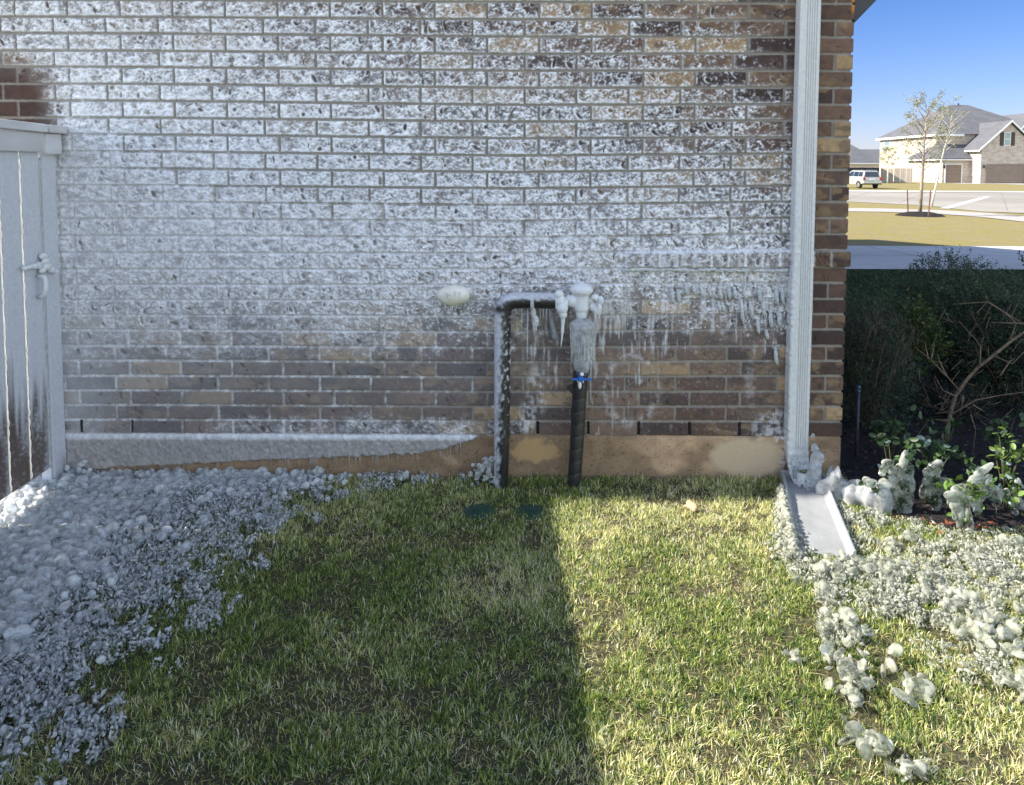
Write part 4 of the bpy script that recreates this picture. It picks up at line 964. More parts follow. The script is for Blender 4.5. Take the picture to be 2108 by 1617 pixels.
# ================================================================== ICE LYING ON THE GRASS
def template(sub):
    bm = BM(); bmesh.ops.create_icosphere(bm, subdivisions=sub, radius=1); bm.verts.ensure_lookup_table()
    v = np.array([v.co[:] for v in bm.verts]); f = np.array([[q.index for q in p.verts] for p in bm.faces]); bm.free(); return v, f
T1, T2 = template(1), template(2)
def blobs(C, R, tmpl, tilt=1.0, lump=.25, face=0.0):
    """many small pebbles/petals of ice: C centres, R (n,3) radii, random turns, lumpy"""
    tv, tf = tmpl; n = len(C)
    a = rng.uniform(0, 2*np.pi, n); b = face+rng.normal(0, .45*tilt, n); c = rng.normal(0, .45*tilt, n)
    ca, sa, cb_, sb_, cc, s_c = np.cos(a), np.sin(a), np.cos(b), np.sin(b), np.cos(c), np.sin(c)
    Z0 = np.zeros(n); O = np.ones(n)
    Rz = np.stack([ca, -sa, Z0, sa, ca, Z0, Z0, Z0, O], -1).reshape(n, 3, 3)
    Rx = np.stack([O, Z0, Z0, Z0, cb_, -sb_, Z0, sb_, cb_], -1).reshape(n, 3, 3)
    Ry = np.stack([cc, Z0, s_c, Z0, O, Z0, -s_c, Z0, cc], -1).reshape(n, 3, 3)
    Mx = Rx @ Ry @ Rz
    sv = tv[None]*(1+lump*(rng.random((n, len(tv), 1))-.5)); sv = sv*R[:, None]
    V = np.einsum('nij,nkj->nki', Mx, sv)+C[:, None]
    Fc = tf[None]+(np.arange(n)*len(tv))[:, None, None]
    return V.reshape(-1, 3), Fc.reshape(-1, 3)
def scatter(poly, n, dens):
    poly = np.array(poly); x = rng.uniform(poly[:, 0].min(), poly[:, 0].max(), n); y = rng.uniform(poly[:, 1].min(), poly[:, 1].max(), n)
    k = inside(poly, x, y); x, y = x[k], y[k]; d = dens(x, y); k = rng.random(len(x)) < d; return x[k], y[k]
# distance inside the left sheet: how far from its ragged right-hand rim
rimL = gpoly([(1010, 985), (900, 1000), (760, 1018), (690, 1055), (600, 1130), (520, 1220), (430, 1330), (340, 1420), (250, 1520), (170, 1640)])
rimA = np.array(rimL)
def rimdist(x, y):
    best = np.full(x.shape, 9.0)
    for (x0, y0), (x1, y1) in zip(rimL[:-1], rimL[1:]):
        dx, dy = x1-x0, y1-y0; t_ = np.clip(((x-x0)*dx+(y-y0)*dy)/(dx*dx+dy*dy), 0, 1)
        best = np.minimum(best, np.hypot(x-x0-t_*dx, y-y0-t_*dy))
    return best
polyL = [(-2.5, -.0)] + [(G(1010, 985).x, -.005)] + rimL[1:] + [(-1.7, -2.4), (-2.5, -2.4)]
def densL(x, y):
    d = rimdist(x, y); c = fbm(x*13, y*13, 111, 3); c2 = fbm(x*30, y*30, 112, 2)
    return sstep(.05, .42, d*1.1+(c-.5)*1.5+(c2-.5)*.8)*sstep(.30, .55, c2+.35*d+.06)
# big milky petals where the spray fell thickest
def densP(x, y):
    d = rimdist(x, y); near = np.maximum(sstep(.35, .0, -y-.02), sstep(.85, .2, x-FX))
    g = fbm(x*22, y*22, 114, 2)
    return sstep(.05, .42, d+(fbm(x*7, y*7, 113, 3)-.5)*.5)*np.maximum(near, .35*sstep(.5, .62, g))*sstep(.25, .45, g+.3*near)
x, y = scatter(polyL, 17000, densP); n = len(x)
sz = (.010+.022*rng.random(n)**1.3)*(.55+.6*sstep(.1, .7, rimdist(x, y)))
z = rng.uniform(.006, .030, n)+.022*fbm(x*8, y*8, 7, 2)
V, Fc = blobs(np.stack([x, y, z], -1), np.stack([sz, sz*rng.uniform(.7, 1, n), sz*rng.uniform(.30, .45, n)], -1), T2, 1.0, .06, .75)
o = mesh_np('ice_petals', V, Fc, M['petal'], None, smooth=True); fuse(o, .0036, .0015, 0); tag(o, 'thick mat of milky round ice petals on the lawn along gate and wall', 'ice', kind='stuff')
x, y = scatter(polyL, 120000, densL); n = len(x)
sz = .0022+.0075*rng.random(n)**2.2; z = rng.uniform(.006, .042, n)
V, Fc = blobs(np.stack([x, y, z], -1), np.stack([sz*rng.uniform(.9, 2.2, n), sz*rng.uniform(.45, .9, n), sz*rng.uniform(.35, .8, n)], -1), T1, 2.6, .8)
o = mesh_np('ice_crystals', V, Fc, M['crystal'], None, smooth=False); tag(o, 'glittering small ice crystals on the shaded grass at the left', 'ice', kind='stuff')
def iced(poly, n, dens, col, lab, seed):
    x, y = scatter(poly, n, dens); n = len(x)
    V, Fs, Cb = blades(x, y, np.full(n, .002), rng.uniform(.018, .048, n), rng.uniform(.003, .0075, n), np.array(col)*rng.uniform(.75, 1.15, n)[:, None], rng.uniform(.2, 1.1, n))
    o = mesh_np('iced_grass', V, Fs, M['icedblade'], None, col=Cb, smooth=False); tag(o, lab, 'iced grass', kind='stuff')
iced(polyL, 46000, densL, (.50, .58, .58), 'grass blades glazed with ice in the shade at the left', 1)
# under the petals: a lumpy sheet so that no soil shows
gxs, gys = np.meshgrid(np.arange(-2.48, -.2, .012), np.arange(-2.38, -.01, .012))
d = rimdist(gxs, gys); ins = inside(polyL, gxs.ravel(), gys.ravel()).reshape(gxs.shape)
near = np.maximum(sstep(.30, .0, -gys-.02), sstep(.75, .2, gxs-FX))
hh = np.where(ins, sstep(.12, .45, d+(fbm(gxs*9, gys*9, 117, 3)-.5)*.3)*near, 0)*.034 - .012
vd, vi = voronoi(gxs/.035, gys/.03, 118); hh = hh+(1-vd)*.010
nyy, nxx = gxs.shape; ii = np.arange(nyy*nxx).reshape(nyy, nxx)
Fq = np.stack([ii[:-1, :-1], ii[:-1, 1:], ii[1:, 1:], ii[1:, :-1]], -1).reshape(-1, 4)
hmax = np.maximum.reduce([hh[:-1, :-1], hh[1:, 1:]]).ravel(); Fq = Fq[hmax > .003]
o = mesh_np('ice_sheet', np.stack([gxs, gys, hh], -1).reshape(-1, 3), Fq, M['petal'], None, smooth=True); tag(o, 'lumpy frozen crust under the ice petals beside the gate', 'ice', kind='stuff')
# upright white lumps at the foot of the wall
bm = BM()
for (a, b, rx, rz) in [(152, 990, 12, 5), (160, 992, 9, 5), (140, 968, 6, 8), (142, 980, 7, 7), (139, 990, 6, 5), (170, 960, 9, 6), (176, 955, 7, 5), (165, 972, 5, 10), (175, 975, 6, 6), (172, 985, 7, 6), (183, 985, 6, 6), (187, 972, 5, 6), (183, 978, 5, 8), (168, 992, 6, 5)]:
    ellipsoid(bm, P(a, b, -.05), (rx/430, rx/500, rz/430), sub=2)
tag(build('ice_knot', bm, M['frostice'], None, smooth=True), 'white knot of round ice beads standing in the corner of gate and wall', 'ice')
for (a, b, s_, nm) in [(285, 985, 1.0, 'milky rounded ice lump leaning on the foundation left of centre'), (310, 980, .8, 'small upright ice lump touching the frosted foundation'), (370, 978, .9, 'ice lump just right of the small upright one at the foundation'), (425, 983, 1.5, 'broad double-lobed ice lump with a dark hole at the foundation'), (545, 985, 1.1, 'clear ice lump below the first foundation icicles'), (655, 972, 1.2, 'pointed glassy ice lump below the middle of the foundation frost'), (705, 985, .8, 'low glassy ice lump right of the pointed one'), (835, 982, 1.1, 'ice lump at the right end of the iced foundation')]:
    bm = BM()
    for q in range(7): ellipsoid(bm, P(a+random.uniform(-9, 9)*s_, b+random.uniform(-6, 10), -.07+random.uniform(-.02, .02)), (.014*s_*random.uniform(.6, 1.1), .012, .016*s_*random.uniform(.7, 1.2)), sub=2)
    o = build('ice_lump', bm, M['petal'] if a < 500 else M['ice'], None, smooth=True); fuse(o, .0035, .008); tag(o, nm, 'ice lump', 'ice lumps along the foundation')

later_crust()
# right-hand sunlit field
polyR = gpoly([(1622, 1118), (1618, 1160), (1640, 1210), (1680, 1215), (1690, 1300), (1700, 1370), (1735, 1400), (1760, 1480), (1800, 1420), (1900, 1400), (2108, 1420), (2320, 1440), (2330, 1110), (2108, 1096), (2000, 1100), (1900, 1078), (1830, 1066), (1745, 1048), (1712, 1040), (1748, 1120), (1762, 1156), (1700, 1160), (1655, 1158)])
def densR(x, y):
    c = fbm(x*8, y*8, 121, 3); c2 = fbm(x*3.2, y*3.2, 122, 2)
    v = .16+.60*sstep(-1.35, -1.05, y)-.34*sstep(-.85, -.62, y)
    hole = np.exp(-(((x-G(1780, 1100).x)/.16)**2+((y-G(1780, 1100).y)/.14)**2))*.5+np.exp(-(((x-G(1760, 1270).x)/.07)**2+((y-G(1760, 1270).y)/.06)**2))*.5
    c3 = fbm(x*28, y*28, 123, 2)
    return np.clip(sstep(.0, 1.0, v+(c-.5)*1.5+(c2-.5)*.6-hole), 0, 1)*sstep(.36, .58, c3)
x, y = scatter(polyR, 90000, densR); n = len(x); sz = .0022+.0075*rng.random(n)**2.2; z = rng.uniform(.008, .038, n)
V, Fc = blobs(np.stack([x, y, z], -1), np.stack([sz*rng.uniform(.9, 2.2, n), sz*rng.uniform(.45, .9, n), sz*rng.uniform(.35, .8, n)], -1), T1, 2.6, .8)
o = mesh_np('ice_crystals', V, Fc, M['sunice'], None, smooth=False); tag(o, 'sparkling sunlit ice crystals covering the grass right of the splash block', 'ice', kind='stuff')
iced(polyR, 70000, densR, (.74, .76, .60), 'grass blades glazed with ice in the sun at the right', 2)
def densR2(x, y):
    path = np.array(gpoly([(1640, 1165), (1720, 1170), (1860, 1200), (1980, 1250), (2108, 1330)])); path2 = np.array(gpoly([(1680, 1230), (1690, 1300), (1730, 1360), (1740, 1420), (1765, 1490)]))
    best = np.full(x.shape, 9.)
    for pa in (path, path2):
        for (x0, y0), (x1, y1) in zip(pa[:-1], pa[1:]):
            dx, dy = x1-x0, y1-y0; t_ = np.clip(((x-x0)*dx+(y-y0)*dy)/(dx*dx+dy*dy), 0, 1); best = np.minimum(best, np.hypot(x-x0-t_*dx, y-y0-t_*dy))
    return sstep(.17, .02, best+(fbm(x*10, y*10, 131, 3)-.5)*.22)*sstep(.34, .55, fbm(x*24, y*24, 132, 2))
x, y = scatter(polyR, 15000, densR2); n = len(x); sz = .007+.021*rng.random(n)**1.7
V, Fc = blobs(np.stack([x, y, rng.uniform(.012, .05, n)], -1), np.stack([sz, sz*rng.uniform(.6, .9, n), sz*rng.uniform(.22, .36, n)], -1), T2, 1.8, .12, .5)
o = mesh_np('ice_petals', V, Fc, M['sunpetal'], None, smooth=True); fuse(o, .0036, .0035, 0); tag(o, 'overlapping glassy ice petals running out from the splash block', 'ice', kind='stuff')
# loose ice pieces standing alone in the sunlit grass
for (a, b, s_, nm) in [(1788, 1545, 1.6, 'large cloudy ice chunk in the grass at the bottom, right of centre'), (1640, 1363, .9, 'small clear ice chip alone in the sunlit grass'), (1745, 1420, 1.6, 'yellowish ice chunk at the lower end of the ice tongue'), (1885, 1440, 1.7, 'flat feathery ice chunk in the grass below the ice field'), (2098, 1415, 1.5, 'white ice chunk at the right edge below the ice field'), (1868, 1600, 1.2, 'ice chunk cut by the bottom edge'), (1905, 1590, .9, 'thin ice sliver beside the chunk at the bottom edge'), (1840, 1130, 1.2, 'ice lump in the grass between splash block and frozen shrubs'), (1880, 1115, 1.0, 'ice lump in front of the frozen shrubs'), (2085, 1125, 1.3, 'clear ice boulder at the right edge beside the bed')]:
    p = G(a, b); bm = BM()
    for q in range(22):
        r = .017*s_*random.uniform(.4, 1.1); ellipsoid(bm, p+Vector((random.gauss(0, .017)*s_, random.gauss(0, .015)*s_, .010+random.uniform(0, .026)*s_)), (r, r*.8, max(.003, r*.24)), Matrix.Rotation(random.uniform(-1.3, 1.3), 3, 'Y') @ Matrix.Rotation(random.uniform(-1.3, 1.3), 3, 'X'), 2)
    o = build('ice_chunk', bm, M['sunpetal'], None, smooth=True); fuse(o, .0030, .003, 0, .018); tag(o, nm, 'ice chunk', 'ice chunks in the sunlit grass')

# ================================================================== PLANTS IN THE BED
def leafcloud(C, Dr, L, wd, col, parent, name, mat, big=False):
    n = len(C); Dr = Dr/np.linalg.norm(Dr, axis=1)[:, None]; rv = rng.normal(size=(n, 3)); S = np.cross(Dr, rv); S /= np.linalg.norm(S, axis=1)[:, None]+1e-9; N_ = np.cross(S, Dr)
    L = L[:, None]; wd = wd[:, None]
    if not big:
        V = np.stack([C, C+Dr*L*.5+S*wd*.5, C+Dr*L, C+Dr*L*.5-S*wd*.5], 1).reshape(-1, 3); b = np.arange(n)*4
        return mesh_np(name, V, np.stack([b, b+1, b+2, b+3], -1), mat, parent, col=np.repeat(col, 4, 0))
    c = [C, C+Dr*L*.22+S*wd*.36+N_*wd*.12, C+Dr*L*.55+S*wd*.5+N_*wd*.15, C+Dr*L*.85+S*wd*.3+N_*wd*.05, C+Dr*L, C+Dr*L*.85-S*wd*.3+N_*wd*.05, C+Dr*L*.55-S*wd*.5+N_*wd*.15, C+Dr*L*.22-S*wd*.36+N_*wd*.12, C+Dr*L*.5-N_*wd*.04]
    V = np.stack(c, 1).reshape(-1, 3); b = np.arange(n)*9
    F3 = np.concatenate([np.stack([b+i, b+(i+1) % 8, b+8], -1) for i in range(8)])
    return mesh_np(name, V, F3, mat, parent, col=np.repeat(col, 9, 0), smooth=True)
def shrub(name, c, r, nl, label, green, L=(.008, .018), wfrac=.45, nst=16, cat='shrub', group=None, up=.4, shell=.5):
    c = Vector(c); root = empty(name, (c.x, c.y, gz(c.y)), label, cat, group); g0 = gz(c.y)
    bm = BM(); tips = []
    for i in range(nst):
        a = random.uniform(0, 2*math.pi); el = random.uniform(.15, 1.4)
        tip = c+Vector((r[0]*math.cos(a)*math.cos(el), r[1]*math.sin(a)*math.cos(el), r[2]*math.sin(el)*random.uniform(.7, 1.05)))
        b0 = Vector((c.x+random.uniform(-.04, .04), c.y+random.uniform(-.04, .04), g0)); mid_ = b0.lerp(tip, .5)+Vector((random.uniform(-.05, .05), random.uniform(-.05, .05), random.uniform(0, .08)))
        tube(bm, [b0, mid_, tip], [.007, .004, .0015], 5)
        for q in range(4):
            s0 = mid_.lerp(tip, random.random()); s1 = s0+Vector((random.gauss(0, .07), random.gauss(0, .07), random.uniform(0, .1))); tube(bm, [s0, s1], [.002, .001], 4)
            tips.append(s1)
        tips.append(tip)
    build('stems', bm, M['twig'], root, smooth=True)
    # leaves gather round twig clumps spread over the crown
    ncl = nl//28; d_ = rng.normal(size=(ncl, 3)); d_ /= np.linalg.norm(d_, axis=1)[:, None]
    rad = (rng.random(ncl)**shell)[:, None]*(.8+.35*vnoise(d_[:, 0:1]*3+5, d_[:, 1:2]*3+d_[:, 2:3]*4, 3))
    cc = np.array(c)+d_*rad*np.array(r); cc = cc[cc[:, 2] > g0+.06*0]
    ncl = len(cc); out = (cc-np.array(c))/np.array(r)+np.array([0, 0, up])+.5*rng.normal(size=(ncl, 3)); out /= np.linalg.norm(out, axis=1)[:, None]
    k = rng.integers(0, ncl, nl); t_ = rng.uniform(-.5, 1, nl)
    Cn = cc[k]+out[k]*(t_*.06)[:, None]+rng.normal(size=(nl, 3))*.010
    Dr = out[k]+rng.normal(size=(nl, 3))*.8
    tone = rng.uniform(.6, 1.5, nl)*(1+.35*(rng.random(ncl)[k]-.5))
    g_ = np.array(green)*.72; cl_ = g_*tone[:, None]; yl = rng.random(nl) < .10; cl_[yl] = cl_[yl]*np.array((2.0, 1.7, 1.0))
    Ls = rng.uniform(*L, nl); ok = Cn[:, 2] > g0
    leafcloud(Cn[ok], Dr[ok], Ls[ok], Ls[ok]*wfrac, cl_[ok], root, 'foliage', M['leaf'])
    return root
def at(u_, v_, y): return P(u_, v_, y)
shrub('rounded_shrub', at(1978, 665, 1.75), (.44, .42, .50), 70000, 'tall rounded small-leaved shrub rising against the driveway', (.075, .12, .07), group='shrubs in the shaded bed', nst=40, shell=.40, L=(.009, .020))
shrub('feathery_shrub', at(1788, 745, .80), (.23, .30, .42), 42000, 'loose grey-green shrub beside the house corner', (.060, .085, .055), L=(.010, .022), wfrac=.22, group='shrubs in the shaded bed', nst=30)
shrub('glossy_shrub', at(1872, 690, 1.35), (.17, .25, .26), 7000, 'narrow glossy yellow-green shrub between the two larger ones', (.075, .115, .035), L=(.018, .034), wfrac=.4, group='shrubs in the shaded bed')
shrub('broad_shrub', at(2090, 740, 1.25), (.42, .40, .42), 26000, 'wide dark shrub at the right edge behind the bare branches', (.035, .060, .035), L=(.012, .026), wfrac=.4, group='shrubs in the shaded bed', nst=24)
shrub('low_shrub', at(1960, 860, 1.0), (.42, .30, .22), 12000, 'low dark shrub under the bare branches', (.022, .035, .03), L=(.010, .022), wfrac=.25, group='shrubs in the shaded bed')
shrub('distant_shrub', at(2200, 640, 2.4), (.60, .5, .45), 16000, 'leafy shrub at the far right edge of the bed', (.06, .09, .03), L=(.02, .035), wfrac=.45, group='shrubs in the shaded bed')
# bare branching shrub
br = empty('bare_branch_shrub', at(1962, 905, .35), 'leafless brown shrub with a crooked main branch reaching right', 'shrub')
def branch(bm, pts, r0_, r1_, y):
    P_ = [at(a, b, y+c) for a, b, c in pts]; n = len(P_); tube(bm, P_, [r0_+(r1_-r0_)*i/(n-1) for i in range(n)], 8)
bm = BM(); branch(bm, [(1950, 905, 0), (1955, 862, 0), (1968, 812, 0), (1990, 780, -.02), (2015, 752, -.03), (2050, 725, -.05), (2080, 700, -.06), (2112, 678, -.07), (2170, 640, -.1)], .0115, .006, .35)
build('main_branch', bm, M['twig'], br, smooth=True)
bm = BM()
for pts in [[(1975, 800, 0), (1950, 770, 0), (1915, 735, .0), (1885, 712, .03)], [(1950, 770, 0), (1935, 740, 0), (1932, 725, 0)], [(1918, 738, 0), (1925, 705, 0)], [(1912, 735, 0), (1905, 700, 0)],
            [(2018, 752, 0), (2020, 710, 0), (2012, 698, 0), (1975, 658, 0)], [(2018, 710, 0), (2026, 690, 0)], [(2080, 700, 0), (2092, 660, 0), (2070, 640, 0), (2033, 618, 0), (1960, 623, 0)], [(2033, 618, 0), (2030, 602, 0)], [(2035, 618, 0), (2095, 655, 0), (2120, 668, 0)],
            [(2112, 662, 0), (2040, 660, 0)], [(1968, 812, 0), (1942, 800, 0), (1925, 770, 0)], [(1960, 850, 0), (2010, 820, 0), (2060, 810, 0), (2110, 803, 0)], [(2005, 830, 0), (2030, 845, 0)], [(1985, 812, 0), (1978, 850, 0), (2000, 835, 0)],
            [(2050, 730, 0), (2085, 745, 0), (2110, 720, 0)], [(2000, 850, 0), (2010, 880, 0), (2005, 930, 0)], [(1955, 862, 0), (1925, 860, 0)], [(2060, 770, 0), (2080, 740, 0), (2090, 735, 0)]]:
    branch(bm, [(a, b, c+random.uniform(-.05, .03)) for a, b, c in pts], .0045, .0015, .33)
for i in range(40):
    a, b = random.uniform(1890, 2108), random.uniform(640, 860); branch(bm, [(a, b, 0), (a+random.uniform(-25, 25), b-random.uniform(5, 35), .02)], .0018, .0008, random.uniform(.25, .45))
build('twigs', bm, M['twig'], br, smooth=True)

# broad-leaved plants, lower leaves cased in ice
def leafy(u_, v_, y, w_, h_, nl, label, ice=(), frosted=.0, green=(.05, .10, .03), drips=0, low=.15):
    base_ = at(u_, v_, y); root = empty('leafy_plant', (base_.x, y, 0), label, 'plant', 'broad-leaved plants in the bed')
    bm = BM(); C = []; Dn = []
    b0 = Vector((base_.x, y+.05, .0))
    for i in range(max(6, nl//7)):
        tip = base_+Vector((random.gauss(0, w_*.5), random.uniform(-.05, .12), random.uniform(low, 1)*h_))
        tube(bm, [b0, b0.lerp(tip, .6)+Vector((0, 0, .02)), tip], [.003, .0022, .0012], 5)
        for q in range(9):
            C.append(tip+Vector((random.gauss(0, .016), random.gauss(0, .016), random.gauss(-.008, .018)))); Dn.append((random.gauss(0, 1), random.gauss(-.3, .8), random.gauss(.25, .6)))
    build('stems', bm, M['greenstem'], root, smooth=True)
    for (a, b, rx, rz, rot) in ice:
        for q in range(max(2, int(rx*rz/45))):
            C.append(at(a+random.uniform(-.6, .6)*rx, b+random.uniform(-.5, .6)*rz, y-.015)); Dn.append((random.gauss(0, 1), random.gauss(0, .3), random.gauss(0, .8)))
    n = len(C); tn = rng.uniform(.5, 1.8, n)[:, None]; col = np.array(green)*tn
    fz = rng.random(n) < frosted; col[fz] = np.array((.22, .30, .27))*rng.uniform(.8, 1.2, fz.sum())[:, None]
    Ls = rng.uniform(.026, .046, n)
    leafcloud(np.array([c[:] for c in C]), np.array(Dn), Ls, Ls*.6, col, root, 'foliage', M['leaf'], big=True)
    if ice:
        bm = BM()
        for (a, b, rx, rz, rot) in ice:
            ellipsoid(bm, at(a, b, y-.02+random.uniform(-.012, .012)), (rx/430*1.08, random.uniform(.012, .018), rz/430*1.08), Matrix.Rotation(rot, 3, 'Y') @ Matrix.Rotation(random.uniform(-.35, .35), 3, 'X'), 3)
        for q in range(drips):
            (a, b, rx, rz, rot) = random.choice(ice); icicle(bm, at(a+random.uniform(-.8, .8)*rx, b+rz*.5, y-.025), random.uniform(.03, .085), random.uniform(.0035, .0065), 7)
        o = build('ice_casing', bm, M['hoodice'], root, smooth=True); fuse(o, .0028, .004, 6, .022)
    return root
leafy(1858, 950, -.36, .10, .12, 42, 'leafy plant behind the ice mound, its top leaves frosted grey', frosted=.12, green=(.03, .06, .02), low=-.2, drips=11,
      ice=[(1822, 962, 6, 12, .6), (1830, 950, 12, 7, 0), (1818, 972, 7, 5, 0), (1838, 965, 9, 10, 0), (1863, 945, 8, 20, .3), (1856, 962, 10, 14, .5), (1876, 965, 8, 14, 0), (1850, 988, 26, 16, 0), (1830, 996, 20, 14, 0), (1868, 992, 17, 22, 0), (1860, 1020, 22, 26, 0), (1836, 1018, 26, 20, 0), (1864, 1044, 14, 18, 0), (1842, 1042, 18, 16, 0), (1786, 985, 8, 6, 0), (1796, 992, 14, 8, 0)])
leafy(1925, 950, -.34, .07, .11, 28, 'leafy plant with a drooping hood of ice, left of the sunlit one', frosted=.12, green=(.03, .06, .02), low=-.2, drips=11,
      ice=[(1912, 972, 9, 10, 0), (1928, 965, 11, 9, .3), (1920, 960, 8, 14, .4), (1935, 950, 8, 7, .2), (1912, 992, 12, 14, 0), (1940, 992, 22, 14, 0), (1952, 1003, 12, 16, 0), (1925, 1008, 14, 18, 0), (1903, 1008, 7, 16, 0), (1930, 1030, 10, 18, 0), (1928, 1046, 6, 12, 0)])
leafy(1985, 1015, -.54, .07, .06, 30, 'sunlit plant buried in a mushroom-shaped ice cap with green showing through', green=(.09, .16, .03), low=-.3, drips=14,
      ice=[(1968, 1018, 20, 10, .2), (1985, 1006, 22, 12, 0), (2007, 1003, 22, 14, -.2), (2020, 1014, 13, 18, 0), (1995, 1028, 24, 13, 0), (1972, 1034, 13, 14, 0), (2015, 1036, 9, 16, 0), (1978, 1058, 6, 24, 0), (1989, 1066, 5, 28, 0), (2000, 1072, 5, 30, 0), (1968, 1050, 5, 16, 0)])
leafy(2035, 985, -.42, .05, .12, 36, 'leafy plant holding a tilted slab of white ice above dripping beads', green=(.045, .09, .025), frosted=.2, low=-.2, drips=9,
      ice=[(2022, 968, 28, 7, -.65), (2012, 985, 18, 8, -.3), (2036, 990, 8, 16, .3), (2030, 1005, 12, 14, 0), (2048, 1008, 14, 12, 0), (2062, 1010, 7, 9, 0), (2055, 1025, 8, 12, 0)])
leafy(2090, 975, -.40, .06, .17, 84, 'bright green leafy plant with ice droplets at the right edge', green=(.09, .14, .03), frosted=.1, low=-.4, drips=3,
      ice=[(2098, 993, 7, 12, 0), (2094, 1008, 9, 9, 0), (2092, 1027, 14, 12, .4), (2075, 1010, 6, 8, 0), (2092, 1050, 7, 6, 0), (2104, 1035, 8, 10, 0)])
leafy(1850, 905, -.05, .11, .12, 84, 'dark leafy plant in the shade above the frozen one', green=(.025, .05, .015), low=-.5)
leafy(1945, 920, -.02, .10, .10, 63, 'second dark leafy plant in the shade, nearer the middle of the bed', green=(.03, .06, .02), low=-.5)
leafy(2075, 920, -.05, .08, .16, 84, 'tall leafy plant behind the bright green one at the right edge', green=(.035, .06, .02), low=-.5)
# ice mound between downspout and the plants
bm = BM()
for (a, b, rx, rz, y) in [(1700, 1005, 16, 14, -.12), (1720, 1000, 20, 14, -.12), (1740, 1005, 20, 16, -.14), (1762, 1015, 18, 16, -.16), (1785, 1018, 22, 15, -.18), (1805, 1025, 22, 18, -.2), (1825, 1030, 22, 22, -.2), (1700, 1022, 12, 10, -.18), (1725, 1025, 18, 12, -.2), (1750, 1035, 16, 10, -.22), (1780, 1042, 18, 10, -.24), (1815, 1050, 18, 12, -.26), (1714, 985, 8, 12, -.06), (1722, 978, 5, 14, -.04)]:
    for q in range(5):
        y = -.20-.17*(a-1700)/140
        ellipsoid(bm, at(a+random.uniform(-6, 6), b+random.uniform(-9, 7), y+random.uniform(-.03, .05)), (rx/430*random.uniform(.7, 1), .03, rz/430*random.uniform(1.2, 1.7)), sub=3)
o = build('ice_mound', bm, M['ice'], None, smooth=True); fuse(o, .0045, .006, 8, .04); tag(o, 'long shaded mound of clear ice between the downspout and the frozen plants', 'ice mound')
# mulch chips
n = 14000; x = rng.uniform(1.7, 6.0, n); y = rng.uniform(-.5, 4.0, n); k = inside(bed, x, y); x, y = x[k], y[k]; n = len(x)
C_ = np.stack([x, y, np.array([gz(q) for q in y])+.012+rng.uniform(0, .012, n)], -1); Dr = rng.normal(size=(n, 3))*np.array((1, 1, .2)); Ls = rng.uniform(.015, .045, n)
tone = rng.uniform(.4, 2.6, n)[:, None]
o = leafcloud(C_, Dr, Ls, Ls*.3, np.array((.018, .015, .016))*tone, None, 'mulch_chips', M['leaf']); tag(o, 'dark shredded mulch covering the planting bed', 'mulch', kind='stuff')
n = 80; p0 = G(2000, 1092); C_ = np.stack([rng.normal(p0.x, .09, n), rng.normal(p0.y+.02, .03, n), rng.uniform(.01, .03, n)], -1)
Ls = rng.uniform(.012, .028, n); o = leafcloud(C_, rng.normal(size=(n, 3))*np.array((1, 1, .3)), Ls, Ls*.5, np.array((.20, .055, .028))*rng.uniform(.5, 1.5, n)[:, None], None, 'leaf_litter', M['leaf']); tag(o, 'rusty red fallen leaves on the ground under the sunlit ice cap', 'leaf litter', kind='stuff')

# small things on the lawn
for (q, lab) in (((988, 1057), 'round green plastic valve lid flush with the grass, the more visible of two'), ((1097, 1057), 'round green valve lid half hidden by grass, below the gap between the risers')):
    c = G(*q); bm = BM(); lathe(bm, (c.x, c.y, 0), [(.074, -.02), (.075, .006), (.070, .011), (.05, .012), (.01, .0125)], 32)
    bm2 = empty('valve_lid', (c.x, c.y, 0), lab, 'valve lid', 'green valve lids in the lawn')
    build('lid_disc', bm, M['lid'], bm2, smooth=False, bevel=.002)
    bm = BM(); box(bm, c.x-.03, c.x+.03, c.y-.006, c.y+.006, .0126, .016); build('lid_grip', bm, M['lid'], bm2, bevel=.002)
c = G(1425, 1055); bm = BM(); vs = []
for j in range(7):
    for i in range(7):
        a, b = (i-3)/3, (j-3)/3; rr = math.hypot(a, b); vs.append(bm.verts.new((c.x+a*.03*(1+.2*math.sin(5*b)), c.y+b*.022, .034+.010*math.sin(3*a+2*b)+.008*b)))
for j in range(6):
    for i in range(6):
        if (i, j) in ((0, 0), (5, 0), (0, 5), (5, 5), (2, 0)): continue
        bm.faces.new([vs[j*7+i], vs[j*7+i+1], vs[j*7+i+8], vs[j*7+i+7]])
o = build('dry_leaf', bm, M['dead'], None, smooth=True); m_ = o.modifiers.new('s', 'SOLIDIFY'); m_.thickness = .0012; tag(o, 'curled tan dry leaf on the sunlit grass below the wall', 'leaf')
st = empty('irrigation_stake', at(1766, 975, .25), 'thin dark stake with a small cap standing in the mulch by the corner', 'stake')
bm = BM(); a, b = at(1763, 985, .25), at(1769, 806, .25); tube(bm, [a, b], [.0085, .0085], 10); build('rod', bm, M['darkmetal'], st, smooth=True)
bm = BM(); tube(bm, [b, at(1769, 799, .25)], [.010, .010], 10); tube(bm, [at(1769, 798, .25), at(1769, 795, .25), at(1770, 791, .25)], [.004, .012, .008], 10); build('sprinkler_cap', bm, M['blue'] if False else mat_noise('cap_grey_blue', (.03, .06, .10), (.05, .09, .14), 60, .4, 0), st, smooth=True)

